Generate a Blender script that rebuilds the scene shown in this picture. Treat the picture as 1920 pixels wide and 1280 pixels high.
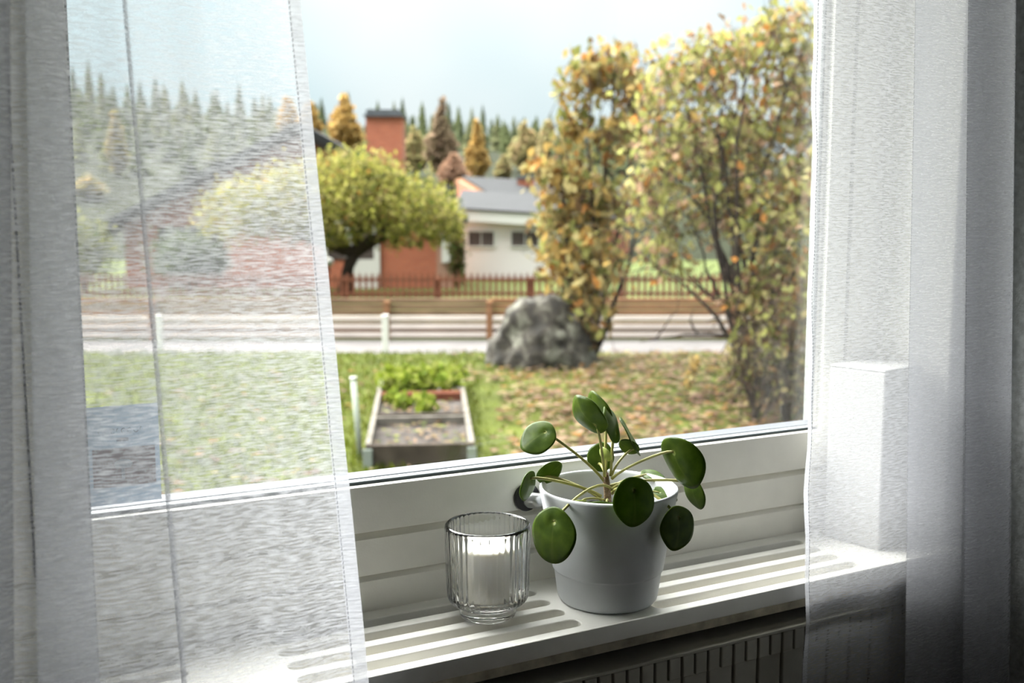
import bpy, math, random
import numpy as np
from mathutils import Vector

for _o in list(bpy.data.objects):
    bpy.data.objects.remove(_o)
SC = bpy.context.scene
COL = SC.collection

# ------------------------------------------------------------------ camera
EYE = Vector((0.0, 0.0, 1.20))          # 1.2 m above the room floor
FPX = 1867.0                            # 35 mm lens on a 36 mm sensor, 1920 px wide
PITCH, YAW = math.radians(6.4), math.radians(27.5)
RT = Vector((math.cos(YAW), -math.sin(YAW), 0))
HD = Vector((math.sin(YAW), math.cos(YAW), 0))
FW = math.cos(PITCH) * HD - math.sin(PITCH) * Vector((0, 0, 1))
UP = math.sin(PITCH) * HD + math.cos(PITCH) * Vector((0, 0, 1))
cam_data = bpy.data.cameras.new('camera')
cam_data.sensor_width = 36.0
cam_data.lens = 36.0 * FPX / 1920.0
cam_data.clip_start = 0.02
cam_data.clip_end = 2000
cam_data.dof.use_dof = True
cam_data.dof.focus_distance = 1.10
cam_data.dof.aperture_fstop = 5.6
cam = bpy.data.objects.new('camera', cam_data)
COL.objects.link(cam)
cam.location = EYE
cam.rotation_euler = (math.pi / 2 - PITCH, 0, -YAW)
SC.camera = cam

# ------------------------------------------------------------------ sky (bright thin overcast), weak sun, exposure
SC.view_settings.view_transform = 'Standard'
SC.view_settings.look = 'None'
SC.view_settings.gamma = 1.0
SC.view_settings.use_curve_mapping = False
SC.view_settings.exposure = 2.4
SC.cycles.use_denoising = True
SC.cycles.transparent_max_bounces = 40
SC.cycles.max_bounces = 12
SC.cycles.diffuse_bounces = 6
SC.cycles.sample_clamp_indirect = 8.0
SKY_STRENGTH = 1.0
world = bpy.data.worlds.new('sky')
SC.world = world
world.use_nodes = True
wn, wl = world.node_tree.nodes, world.node_tree.links
wn.clear()
w_out = wn.new('ShaderNodeOutputWorld')
w_bg = wn.new('ShaderNodeBackground')
w_bg.inputs['Strength'].default_value = SKY_STRENGTH
w_tc = wn.new('ShaderNodeTexCoord')
w_sep = wn.new('ShaderNodeSeparateXYZ')
w_noise = wn.new('ShaderNodeTexNoise')
w_noise.inputs['Scale'].default_value = 2.2
w_noise.inputs['Detail'].default_value = 3.0
w_ramp = wn.new('ShaderNodeValToRGB')
w_ramp.color_ramp.elements[0].position = 0.40
w_ramp.color_ramp.elements[0].color = (0.138, 0.172, 0.184, 1)
w_ramp.color_ramp.elements[1].position = 0.60
w_ramp.color_ramp.elements[1].color = (0.188, 0.199, 0.203, 1)
w_m1 = wn.new('ShaderNodeMath'); w_m1.operation = 'MAXIMUM'; w_m1.inputs[1].default_value = 0.0
w_m2 = wn.new('ShaderNodeMath'); w_m2.operation = 'MULTIPLY_ADD'      # overcast sky: brighter towards the zenith
w_m2.inputs[1].default_value = 1.55
w_m2.inputs[2].default_value = 0.86
w_mul = wn.new('ShaderNodeVectorMath'); w_mul.operation = 'SCALE'
wl.new(w_tc.outputs['Generated'], w_sep.inputs[0])
wl.new(w_tc.outputs['Generated'], w_noise.inputs['Vector'])
wl.new(w_noise.outputs['Fac'], w_ramp.inputs['Fac'])
wl.new(w_sep.outputs['Z'], w_m1.inputs[0])
wl.new(w_m1.outputs[0], w_m2.inputs[0])
wl.new(w_ramp.outputs['Color'], w_mul.inputs[0])
wl.new(w_m2.outputs[0], w_mul.inputs['Scale'])
wl.new(w_mul.outputs['Vector'], w_bg.inputs['Color'])
wl.new(w_bg.outputs[0], w_out.inputs['Surface'])

sun_data = bpy.data.lights.new('sun', 'SUN')
sun_data.energy = 6.6
sun_data.angle = math.radians(95)
sun_data.color = (1.0, 0.975, 0.95)
sun = bpy.data.objects.new('sun', sun_data)
COL.objects.link(sun)
_sd = Vector((-0.24, 0.42, 0.88)).normalized()     # bright hazy sun high over the houses
sun.rotation_euler = _sd.to_track_quat('Z', 'Y').to_euler()
sun.location = (0, -3, 8)

# ------------------------------------------------------------------ helpers: geometry
rng = random.Random(7)
GROUND = EYE.z - 1.8

def ray(px, py):
    return FW * FPX + (px - 960) * RT - (py - 640) * UP
def pt(px, py, d):                       # the point d metres deep in the view
    return EYE + ray(px, py) * (d / FPX)
def ony(px, py, y):                      # the point on the upright plane at y (window side)
    r = ray(px, py)
    return EYE + r * (y / r.y)
def onz(px, py, z):
    r = ray(px, py)
    return EYE + r * ((z - EYE.z) / r.z)
def street(u, v, z):                     # street frame: u to the right, v straight away from the house
    q = RT * float(u) + HD * float(v)
    return Vector((q.x, q.y, float(z)))

class MB:
    def __init__(s):
        s.v, s.f, s.uv = [], [], None
    def add(s, vs, fs):
        n = len(s.v)
        s.v += [tuple(p) for p in vs]
        s.f += [tuple(i + n for i in f) for f in fs]
        return s
    def box(s, a, b):
        x0, y0, z0 = a; x1, y1, z1 = b
        return s.add([(x0,y0,z0),(x1,y0,z0),(x1,y1,z0),(x0,y1,z0),(x0,y0,z1),(x1,y0,z1),(x1,y1,z1),(x0,y1,z1)],
                     [(3,2,1,0),(4,5,6,7),(0,1,5,4),(1,2,6,5),(2,3,7,6),(3,0,4,7)])
    def obox(s, c, ax, ay, az):          # oriented box: centre and three half-axis vectors
        c, ax, ay, az = Vector(c), Vector(ax), Vector(ay), Vector(az)
        vs = [c + i*ax + j*ay + k*az for k in (-1,1) for i, j in ((-1,-1),(1,-1),(1,1),(-1,1))]
        return s.add(vs, [(3,2,1,0),(4,5,6,7),(0,1,5,4),(1,2,6,5),(2,3,7,6),(3,0,4,7)])
    def prism(s, pts, off):              # polygon pts extruded by the vector off
        n = len(pts); off = Vector(off)
        vs = [Vector(p) for p in pts] + [Vector(p) + off for p in pts]
        fs = [tuple(range(n - 1, -1, -1)), tuple(range(n, 2 * n))]
        fs += [(i, (i+1) % n, n + (i+1) % n, n + i) for i in range(n)]
        return s.add(vs, fs)
    def tube(s, pts, rad, n=8):
        pts = [Vector(p) for p in pts]
        if not hasattr(rad, '__len__'):
            rad = [rad] * len(pts)
        base = len(s.v)
        ref = Vector((0.31, 0.17, 0.93))
        for i, p in enumerate(pts):
            t = (pts[min(i+1, len(pts)-1)] - pts[max(i-1, 0)])
            t = t.normalized() if t.length > 1e-9 else Vector((0,0,1))
            a = t.cross(ref)
            if a.length < 1e-3: a = t.cross(Vector((1,0,0)))
            a.normalize(); b = t.cross(a)
            for k in range(n):
                w = 2 * math.pi * k / n
                s.v.append(tuple(p + rad[i] * (math.cos(w) * a + math.sin(w) * b)))
        for i in range(len(pts) - 1):
            for k in range(n):
                k2 = (k + 1) % n
                s.f.append((base+i*n+k, base+(i+1)*n+k, base+(i+1)*n+k2, base+i*n+k2))
        s.f.append(tuple(base + k for k in range(n)))
        s.f.append(tuple(base + (len(pts)-1)*n + k for k in range(n-1, -1, -1)))
        return s
    def lathe(s, prof, n=64, c=(0,0,0), fr=None, closed=False):
        base = len(s.v); m = len(prof)
        for (r, z) in prof:
            for k in range(n):
                w = 2 * math.pi * k / n
                rr = r if fr is None else fr(r, z, w)
                s.v.append((c[0] + rr * math.cos(w), c[1] + rr * math.sin(w), c[2] + z))
        rows = range(m) if closed else range(m - 1)
        for i in rows:
            i2 = (i + 1) % m
            for k in range(n):
                k2 = (k + 1) % n
                s.f.append((base+i*n+k, base+i*n+k2, base+i2*n+k2, base+i2*n+k))
        if not closed:
            if prof[0][0] > 1e-6: s.f.append(tuple(base + k for k in range(n-1, -1, -1)))
            if prof[-1][0] > 1e-6: s.f.append(tuple(base + (m-1)*n + k for k in range(n)))
        return s
    def build(s, name, mat, parent=None, smooth=False, bevel=0, seg=2):
        me = bpy.data.meshes.new(name)
        me.from_pydata(s.v, [], s.f)
        me.validate(); me.update()
        if smooth:
            me.polygons.foreach_set('use_smooth', [True] * len(me.polygons))
        o = bpy.data.objects.new(name, me)
        COL.objects.link(o)
        if mat: me.materials.append(mat)
        if parent is not None: o.parent = parent
        if bevel:
            b = o.modifiers.new('bevel', 'BEVEL')
            b.width = bevel; b.segments = seg; b.limit_method = 'ANGLE'
        return o

def tag(o, label=None, cat=None, group=None, kind=None):
    if label: o['label'] = label
    if cat: o['category'] = cat
    if group: o['group'] = group
    if kind: o['kind'] = kind
    return o
def empty(name, loc=(0,0,0), rz=0.0, parent=None):
    o = bpy.data.objects.new(name, None)
    COL.objects.link(o)
    o.location = loc; o.rotation_euler = (0, 0, rz); o.empty_display_size = 0.1
    if parent is not None: o.parent = parent
    return o
def box(name, a, b, mat, parent=None, bevel=0.0):
    return MB().box(a, b).build(name, mat, parent, bevel=bevel)
def share(o, name, loc, parent=None, rot=None, scale=None):      # another object on the same mesh
    c = o.copy(); c.name = name; COL.objects.link(c)
    c.location = loc; c.parent = parent
    if rot is not None: c.rotation_euler = rot
    if scale is not None: c.scale = scale
    return c

# ------------------------------------------------------------------ helpers: materials
def newmat(name):
    m = bpy.data.materials.new(name); m.use_nodes = True
    n = m.node_tree.nodes; l = m.node_tree.links
    return m, n, l, n['Principled BSDF']
def plain(name, col, rough=0.6, metal=0.0, spec=0.5, var=0.0, vscale=20.0, bump=0.0, bscale=80.0, stretch=None):
    m, n, l, b = newmat(name)
    b.inputs['Base Color'].default_value = (*col, 1)
    b.inputs['Roughness'].default_value = rough
    b.inputs['Metallic'].default_value = metal
    b.inputs['Specular IOR Level'].default_value = spec
    tc = n.new('ShaderNodeTexCoord')
    src = tc.outputs['Object']
    if stretch:
        mp = n.new('ShaderNodeMapping'); mp.inputs['Scale'].default_value = stretch
        l.new(src, mp.inputs['Vector']); src = mp.outputs[0]
    if var:
        t = n.new('ShaderNodeTexNoise'); t.inputs['Scale'].default_value = vscale; t.inputs['Detail'].default_value = 4
        l.new(src, t.inputs['Vector'])
        r = n.new('ShaderNodeValToRGB')
        r.color_ramp.elements[0].position = 0.3; r.color_ramp.elements[1].position = 0.7
        r.color_ramp.elements[0].color = (*[c * (1 - var) for c in col], 1)
        r.color_ramp.elements[1].color = (*[min(1, c * (1 + var)) for c in col], 1)
        l.new(t.outputs['Fac'], r.inputs['Fac']); l.new(r.outputs[0], b.inputs['Base Color'])
    if bump:
        t2 = n.new('ShaderNodeTexNoise'); t2.inputs['Scale'].default_value = bscale; t2.inputs['Detail'].default_value = 3
        l.new(src, t2.inputs['Vector'])
        bp = n.new('ShaderNodeBump'); bp.inputs['Strength'].default_value = bump; bp.inputs['Distance'].default_value = 0.01
        l.new(t2.outputs['Fac'], bp.inputs['Height']); l.new(bp.outputs[0], b.inputs['Normal'])
    return m
def leafmat(name, transl=0.35, rough=0.6):        # colour comes from each leaf's own colour attribute
    m, n, l, b = newmat(name)
    a = n.new('ShaderNodeAttribute'); a.attribute_name = 'leaf_colour'
    l.new(a.outputs['Color'], b.inputs['Base Color'])
    b.inputs['Roughness'].default_value = rough
    b.inputs['Specular IOR Level'].default_value = 0.04
    t = n.new('ShaderNodeBsdfTranslucent'); l.new(a.outputs['Color'], t.inputs['Color'])
    mx = n.new('ShaderNodeMixShader'); mx.inputs[0].default_value = transl
    l.new(b.outputs[0], mx.inputs[1]); l.new(t.outputs[0], mx.inputs[2])
    l.new(mx.outputs[0], n['Material Output'].inputs['Surface'])
    return m
def brickmat(name, c1, c2, mortar, scale):
    m, n, l, b = newmat(name)
    tc = n.new('ShaderNodeTexCoord')
    bt = n.new('ShaderNodeTexBrick')
    bt.inputs['Scale'].default_value = scale
    bt.inputs['Color1'].default_value = (*c1, 1); bt.inputs['Color2'].default_value = (*c2, 1)
    bt.inputs['Mortar'].default_value = (*mortar, 1); bt.inputs['Mortar Size'].default_value = 0.012
    bt.inputs['Brick Width'].default_value = 0.5; bt.inputs['Row Height'].default_value = 0.16
    l.new(tc.outputs['UV'], bt.inputs['Vector']); l.new(bt.outputs['Color'], b.inputs['Base Color'])
    b.inputs['Roughness'].default_value = 0.9
    return m
def wall_uv(o, uaxis, vaxis=Vector((0,0,1))):
    me = o.data; uv = me.uv_layers.new(name='UVMap')
    for lp in me.loops:
        co = me.vertices[lp.vertex_index].co
        uv.data[lp.index].uv = (co.dot(uaxis), co.dot(vaxis))

M = {}
M['white_paint'] = plain('white_paint', (0.88, 0.865, 0.80), 0.35, var=0.03, vscale=30, bump=0.03, bscale=400)
M['sill_paint'] = plain('sill_paint', (0.90, 0.89, 0.84), 0.4, var=0.04, vscale=25, bump=0.04, bscale=300)
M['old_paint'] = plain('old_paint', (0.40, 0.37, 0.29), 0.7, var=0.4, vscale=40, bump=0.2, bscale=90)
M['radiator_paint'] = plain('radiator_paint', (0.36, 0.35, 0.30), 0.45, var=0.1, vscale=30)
M['gasket'] = plain('gasket', (0.03, 0.045, 0.05), 0.6)
M['spacer'] = plain('spacer', (0.36, 0.40, 0.42), 0.5)
M['outer_frame'] = plain('outer_frame', (0.055, 0.060, 0.072), 0.6)
M['plaster'] = plain('plaster', (0.25, 0.25, 0.24), 0.8, var=0.04, vscale=8, bump=0.05, bscale=200)
M['lit_paper'] = plain('lit_wallpaper', (0.55, 0.57, 0.58), 0.85, var=0.22, vscale=120, bump=0.3, bscale=350)  # same wallpaper made lighter: window light on the right wall put into the colour
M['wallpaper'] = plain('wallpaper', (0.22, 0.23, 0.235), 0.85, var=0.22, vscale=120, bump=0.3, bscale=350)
M['ceiling'] = plain('ceiling_paint', (0.40, 0.40, 0.39), 0.9)
M['floor_wood'] = plain('floor_wood', (0.07, 0.05, 0.035), 0.5, var=0.3, vscale=6, stretch=(1, 12, 1))
M['ceramic'] = plain('ceramic', (0.66, 0.685, 0.715), 0.5, spec=0.4, var=0.02, vscale=60, bump=0.02, bscale=900)
M['soil'] = plain('soil', (0.035, 0.017, 0.011), 0.95, var=0.5, vscale=120, bump=0.8, bscale=150)
M['garden_soil'] = plain('garden_soil', (0.022, 0.015, 0.011), 0.95, var=0.6, vscale=14, bump=0.8, bscale=20)
M['steel'] = plain('steel', (0.55, 0.56, 0.57), 0.3, metal=0.9)
M['black_plastic'] = plain('black_plastic', (0.025, 0.025, 0.027), 0.4)
M['card_white'] = plain('card_white', (0.50, 0.50, 0.49), 0.5, var=0.02, vscale=10)
M['steel_dark'] = plain('roof_metal', (0.07, 0.075, 0.085), 0.6, var=0.2, vscale=4)

def glass_pane(name, f):
    m, n, l, b = newmat(name); n.remove(b)
    tr = n.new('ShaderNodeBsdfTransparent'); tr.inputs['Color'].default_value = (0.985, 0.99, 0.985, 1)
    gl = n.new('ShaderNodeBsdfGlossy'); gl.inputs['Roughness'].default_value = 0.015
    fr = n.new('ShaderNodeFresnel')
    ge = n.new('ShaderNodeNewGeometry')                    # the same reflectance on entering and leaving the pane
    mr = n.new('ShaderNodeMapRange'); mr.inputs['To Min'].default_value = f; mr.inputs['To Max'].default_value = 1.0 / f
    l.new(ge.outputs['Backfacing'], mr.inputs['Value']); l.new(mr.outputs[0], fr.inputs['IOR'])
    mx = n.new('ShaderNodeMixShader')
    l.new(fr.outputs[0], mx.inputs[0]); l.new(tr.outputs[0], mx.inputs[1]); l.new(gl.outputs[0], mx.inputs[2])
    l.new(mx.outputs[0], n['Material Output'].inputs['Surface'])
    return m
M['pane'] = glass_pane('window_glass', 1.30)

m, n, l, b = newmat('clear_glass')
b.inputs['Base Color'].default_value = (0.995, 1.0, 0.997, 1)
b.inputs['Transmission Weight'].default_value = 1.0
b.inputs['Roughness'].default_value = 0.0
b.inputs['IOR'].default_value = 1.47
M['clear_glass'] = m
m, n, l, b = newmat('wax')
b.inputs['Base Color'].default_value = (0.58, 0.57, 0.52, 1)
b.inputs['Roughness'].default_value = 0.45
b.inputs['Subsurface Weight'].default_value = 0.5
b.inputs['Subsurface Radius'].default_value = (0.02, 0.018, 0.014)
b.inputs['Subsurface Scale'].default_value = 0.5
M['wax'] = m

def sheer(name, lo, hi, seed, white=1.0):
    m, n, l, b = newmat(name); n.remove(b)
    uv = n.new('ShaderNodeUVMap'); uv.uv_map = 'UVMap'
    mp = n.new('ShaderNodeMapping'); mp.inputs['Scale'].default_value = (85, 620, 1); mp.inputs['Location'].default_value = (seed, seed * 3, 0)
    t = n.new('ShaderNodeTexNoise'); t.inputs['Scale'].default_value = 1.0; t.inputs['Detail'].default_value = 2.5; t.inputs['Distortion'].default_value = 0.25
    l.new(uv.outputs[0], mp.inputs[0]); l.new(mp.outputs[0], t.inputs['Vector'])
    mp2 = n.new('ShaderNodeMapping'); mp2.inputs['Scale'].default_value = (1500, 350, 1)
    t2 = n.new('ShaderNodeTexNoise'); t2.inputs['Scale'].default_value = 1.0; t2.inputs['Detail'].default_value = 1
    l.new(uv.outputs[0], mp2.inputs[0]); l.new(mp2.outputs[0], t2.inputs['Vector'])
    ad = n.new('ShaderNodeMath'); ad.operation = 'MULTIPLY_ADD'; ad.inputs[1].default_value = 0.22
    l.new(t2.outputs['Fac'], ad.inputs[0]); l.new(t.outputs['Fac'], ad.inputs[2])
    r = n.new('ShaderNodeMapRange')
    r.inputs['From Min'].default_value = 0.47; r.inputs['From Max'].default_value = 0.80
    r.inputs['To Min'].default_value = lo; r.inputs['To Max'].default_value = hi
    l.new(ad.outputs[0], r.inputs['Value'])
    tr = n.new('ShaderNodeBsdfTransparent')
    df = n.new('ShaderNodeBsdfDiffuse'); df.inputs['Color'].default_value = (0.52 * white, 0.53 * white, 0.565 * white, 1)
    tl = n.new('ShaderNodeBsdfTranslucent'); tl.inputs['Color'].default_value = (0.52 * white, 0.53 * white, 0.565 * white, 1)
    mx = n.new('ShaderNodeMixShader'); mx.inputs[0].default_value = 0.68
    l.new(df.outputs[0], mx.inputs[1]); l.new(tl.outputs[0], mx.inputs[2])
    m2 = n.new('ShaderNodeMixShader')
    l.new(r.outputs[0], m2.inputs[0]); l.new(tr.outputs[0], m2.inputs[1]); l.new(mx.outputs[0], m2.inputs[2])
    l.new(m2.outputs[0], n['Material Output'].inputs['Surface'])
    return m
M['sheer_a'] = sheer('sheer_slub_fabric', 0.21, 0.76, 0.0)
M['sheer_b'] = sheer('sheer_fine_fabric', 0.36, 0.58, 5.0, 0.85)
M['hem'] = sheer('hem_fabric', 0.60, 0.85, 9.0)
M['thread'] = plain('thread', (0.55, 0.56, 0.62), 0.8)

# ================================================================== THE ROOM
ZS = EYE.z - 0.42                         # sill top
YI = 1.0176                               # inner face of the window frame
X0, X1 = -0.05, 1.1215                    # reveal sides
ZT = 2.02                                 # window head
wb = MB()
wb.box((-1.9, 0.90, 0), (X0, 0.96, 2.5)); wb.box((X1, 0.90, 0), (1.21, 0.96, 2.5)); wb.box((X0, 0.90, ZT), (X1, 0.96, 2.5))
wb.box((-1.9, 0.96, 0), (X0, 1.16, 2.5)); wb.box((X1, 0.96, 0), (1.21, 1.16, 2.5)); wb.box((X0, 0.96, ZT), (X1, 1.16, 2.5))
wb.box((X0, 0.96, 0), (X1, 1.16, ZS - 0.02))
tag(wb.build('wall_front', M['wallpaper']), 'grey textured papered wall around the window', kind='structure')
tag(box('wall_left', (-2.0, -3.1, 0), (-1.9, 1.16, 2.5), M['wallpaper']), 'grey papered side wall of the room', kind='structure')
tag(box('wall_right', (1.21, -3.1, 0), (1.31, 1.16, 2.5), M['lit_paper']), 'grey papered far side wall of the room', kind='structure')
tag(box('wall_back', (-1.9, -3.1, 0), (1.21, -3.0, 2.5), M['plaster']), 'pale plastered wall behind the viewer', kind='structure')
tag(box('floor', (-2.0, -3.1, -0.1), (1.31, 1.16, 0.0), M['floor_wood']), 'brown wooden room floor', kind='structure')
tag(box('ceiling', (-2.0, -3.1, 2.5), (1.31, 1.16, 2.6), M['ceiling']), 'white painted room ceiling', kind='structure')

# white painted lining of the window reveal
for nm, a, bb in (('trim_1', (X1 - 0.001, 0.895, ZS), (X1 + 0.004, YI + 0.03, ZT)), ('trim_2', (X0 - 0.004, 0.895, ZS), (X0 + 0.001, YI + 0.03, ZT))):
    tag(box(nm, a, bb, M['white_paint'], bevel=0.001), 'white painted lining of the window reveal', kind='structure')

# ------------------------------------------------------------------ window
win = tag(empty('window_1', (0, 0, 0)), 'white framed window looking out on an autumn garden', kind='structure')
def zr(v): return EYE.z + v
# fixed frame: two stepped boards below the sash, jambs beside it
fr = MB()
def profile(pts, xa, xb):                 # a moulding: cross-section in (y, z), run along x
    q = [Vector((xa, y, z)) for y, z in pts]
    return MB().prism(q, (xb - xa, 0, 0))
low = [(YI, ZS - 0.02), (YI + 0.06, ZS - 0.02), (YI + 0.06, zr(-0.3815)), (YI + 0.009, zr(-0.3815)), (YI + 0.0005, zr(-0.3865))]
mid = [(YI + 0.003, zr(-0.3805)), (YI + 0.06, zr(-0.3805)), (YI + 0.06, zr(-0.3325)), (YI + 0.014, zr(-0.3325)), (YI + 0.003, zr(-0.3395))]
profile(low, X0, X1).build('lower_frame_board', M['white_paint'], win)
profile(mid, X0, X1).build('upper_frame_board', M['white_paint'], win)
SX0, SX1 = 0.022, 1.0555                  # sash outer sides
GX0, GX1 = 0.070, 1.0120                  # glazed opening
box('jamb', (X0, YI + 0.004, zr(-0.3325)), (SX0 - 0.002, YI + 0.065, ZT), M['white_paint'], win, 0.0015)
box('jamb', (SX1 + 0.009, YI + 0.002, zr(-0.3325)), (X1, YI + 0.065, ZT), M['white_paint'], win, 0.0015)
box('jamb_rebate', (SX1 + 0.002, YI + 0.012, zr(-0.3325)), (SX1 + 0.009, YI + 0.06, ZT), M['gasket'], win)
box('head', (X0, YI + 0.004, ZT - 0.05), (X1, YI + 0.065, ZT), M['white_paint'], win, 0.0015)
# opening sash
sash = empty('sash', parent=win)
rail = [(YI, zr(-0.3305)), (YI + 0.05, zr(-0.3305)), (YI + 0.05, zr(-0.284)), (YI + 0.0107, zr(-0.284)), (YI + 0.0107, zr(-0.279)), (YI, zr(-0.279))]
profile(rail, SX0, SX1).build('bottom_rail', M['white_paint'], sash, bevel=0.0008)
box('stile', (SX0, YI, zr(-0.279)), (GX0, YI + 0.0107, ZT - 0.052), M['white_paint'], sash, 0.0008)
box('stile', (GX1 + 0.006, YI, zr(-0.279)), (SX1, YI + 0.0107, ZT - 0.052), M['white_paint'], sash, 0.0008)
box('stile_back', (SX0, YI + 0.0107, zr(-0.30)), (GX0 - 0.004, YI + 0.055, ZT - 0.052), M['white_paint'], sash)
box('stile_back', (1.0520, YI + 0.0107, zr(-0.30)), (SX1, YI + 0.055, ZT - 0.052), M['white_paint'], sash)
box('glazing_bead', (GX1 + 0.0005, YI + 0.0107, zr(-0.279)), (GX1 + 0.020, YI + 0.016, ZT - 0.052), M['white_paint'], sash)
box('top_rail', (SX0, YI, ZT - 0.11), (SX1, YI + 0.05, ZT - 0.052), M['white_paint'], sash, 0.0008)
gy = YI + 0.0125
box('gasket', (GX0 - 0.004, gy - 0.0018, zr(-0.284)), (1.0515, gy + 0.0015, zr(-0.2757)), M['gasket'], sash)
box('gasket', (GX1 - 0.003, gy - 0.0018, zr(-0.2757)), (GX1 + 0.0005, gy + 0.0015, ZT - 0.11), M['gasket'], sash)
box('gasket', (GX0 - 0.0005, gy - 0.0018, zr(-0.2757)), (GX0 + 0.003, gy + 0.0015, ZT - 0.11), M['gasket'], sash)
box('spacer_bar', (GX0, gy + 0.0055, zr(-0.284)), (1.0515, gy + 0.0175, zr(-0.2775)), M['spacer'], sash)
box('outer_rail', (GX0 - 0.05, gy + 0.023, zr(-0.33)), (GX1 + 0.05, gy + 0.052, zr(-0.2775)), M['outer_frame'], sash, 0.001)
box('outer_stile', (GX0 - 0.05, gy + 0.023, zr(-0.2775)), (GX0 - 0.004, gy + 0.052, ZT), M['outer_frame'], sash)
box('outer_stile', (1.0560, gy + 0.023, zr(-0.2775)), (1.0900, gy + 0.052, ZT), M['outer_frame'], sash)
box('pane', (GX0 - 0.003, gy + 0.0018, zr(-0.283)), (1.0515, gy + 0.0052, ZT - 0.10), M['pane'], sash)
box('pane', (GX0 - 0.003, gy + 0.018, zr(-0.283)), (1.0515, gy + 0.0215, ZT - 0.10), M['pane'], sash)
# round sash handle, half hidden by the plant
hp = ony(986, 931, YI)
ha = empty('sash_handle', parent=win)
def disc_y(name, c, prof, mat, parent, n=40):      # lathe about the y axis, profile (radius, distance into the room)
    mb = MB().lathe(prof, n)
    mb.v = [(c[0] + x, c[1] - z, c[2] + y) for x, y, z in mb.v]
    return mb.build(name, mat, parent, smooth=True)
disc_y('rosette', hp, [(0.001, 0.0), (0.0165, 0.0), (0.0165, 0.004), (0.0150, 0.006), (0.001, 0.006)], M['black_plastic'], ha)
MB().tube([hp + Vector((0.000, -0.004, 0)), hp + Vector((0.000, -0.012, -0.001)), hp + Vector((0.006, -0.016, -0.002)), hp + Vector((0.013, -0.017, -0.002)), hp + Vector((0.018, -0.0165, -0.002))],
          [0.0095, 0.0095, 0.0095, 0.009, 0.0085], 20).build('lever', M['steel'], ha, smooth=True)
MB().tube([hp + Vector((0.017, -0.0165, -0.002)), hp + Vector((0.0235, -0.016, -0.002))], 0.0098, 20).build('grip', M['black_plastic'], ha, smooth=True)

# alarm sticker on the lower corner of the pane (lettering too faint to read: only its strokes)
def film(name, col):
    m, n, l, b = newmat(name)
    b.inputs['Base Color'].default_value = (*col, 1)
    t = n.new('ShaderNodeBsdfTranslucent'); t.inputs['Color'].default_value = (*col, 1)
    mx = n.new('ShaderNodeMixShader'); mx.inputs[0].default_value = 0.6
    l.new(b.outputs[0], mx.inputs[1]); l.new(t.outputs[0], mx.inputs[2]); l.new(mx.outputs[0], n['Material Output'].inputs['Surface'])
    return m
st = tag(empty('window_sticker', (0.106, gy + 0.0015, zr(-0.22))), 'pale blue sticker with maroon panel in lower corner of window pane', 'sticker')
def stk(name, x0, x1, z0, z1, col, lift, bev=0.0):
    mm = M.setdefault('st_' + name, film('sticker_' + name, col))
    y = -0.0004 * lift
    o = MB().box((x0 - 0.106, y - 0.0003, z0 + 0.22), (x1 - 0.106, y, z1 + 0.22)).build(name, mm, st)
    return o
stk('backing', 0.073, 0.139, -0.269, -0.171, (0.30, 0.36, 0.42), 1)
stk('panel', 0.0765, 0.1345, -0.2515, -0.213, (0.20, 0.10, 0.11), 2)
disc = MB().lathe([(0.0001, 0.0), (0.0085, 0.0), (0.0085, 0.0003), (0.0001, 0.0003)], 24)
disc.v = [(x - 0.0015, -0.0012 - z, -0.009 + y * 0.55) for x, y, z in disc.v]
disc.build('emblem', M.setdefault('st_emblem', film('sticker_emblem', (0.50, 0.63, 0.75))), st)
stk('emblem_foot', 0.1025, 0.1055, -0.244, -0.233, (0.50, 0.63, 0.75), 3)
M['st_ink'] = plain('sticker_ink', (0.03, 0.035, 0.06), 0.5)
lt = MB()
_x = 0.0825
for w_, kind in ((0.0042, 0), (0.0042, 1), (0.0042, 0), (0.003, 2), (0.0042, 1), (0.0045, 0), (0.0045, 3), (0.003, 2)):
    a0, a1 = {0: (0.2, 5.6), 1: (0.9, 5.4), 2: (1.4, 3.3), 3: (3.2, 6.2)}[kind]
    q = [(_x + w_ / 2 + w_ * 0.45 * math.cos(a0 + (a1 - a0) * i / 8) - 0.106, -0.0011, -0.196 + 0.22 + 0.0024 * math.sin(a0 + (a1 - a0) * i / 8)) for i in range(9)]
    lt.tube(q, 0.00035, 5)
    _x += w_ + 0.0014
lt.build('lettering', M['st_ink'], st)
stk('blue_mark', 0.099, 0.110, -0.2065, -0.203, (0.06, 0.10, 0.22), 2)

# ------------------------------------------------------------------ slotted sill board
def stadium(xa, xb, yc, w, n=10):
    r = w / 2; q = []
    for i in range(n + 1):
        t = -math.pi / 2 + math.pi * i / n
        q.append((xb - r + r * math.cos(t), yc + r * math.sin(t)))
    for i in range(n + 1):
        t = math.pi / 2 + math.pi * i / n
        q.append((xa + r + r * math.cos(t), yc + r * math.sin(t)))
    return q
cu = bpy.data.curves.new('sill_outline', 'CURVE')
cu.dimensions = '2D'; cu.fill_mode = 'BOTH'
def spl(pts):
    s = cu.splines.new('POLY'); s.points.add(len(pts) - 1); s.use_cyclic_u = True
    for p, q in zip(s.points, pts): p.co = (q[0], q[1], 0, 1)
BEV = 0.0016
spl([(X0 + 0.002, 0.861), (X1 - 0.003, 0.861), (X1 - 0.003, YI - 0.0005), (X0 + 0.002, YI - 0.0005)])
for xa, xb in ((-0.046, 0.1455), (0.2335, 0.5425), (0.6385, 0.9555)):
    for yc in (0.9845, 0.9510, 0.9175, 0.8840):
        spl(stadium(max(xa, -0.04), xb, yc, 0.0195))
cu.extrude = 0.0085; cu.bevel_depth = BEV; cu.bevel_resolution = 2; cu.offset = -BEV
tmp = bpy.data.objects.new('tmp', cu); COL.objects.link(tmp)
dg = bpy.context.evaluated_depsgraph_get()
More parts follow.
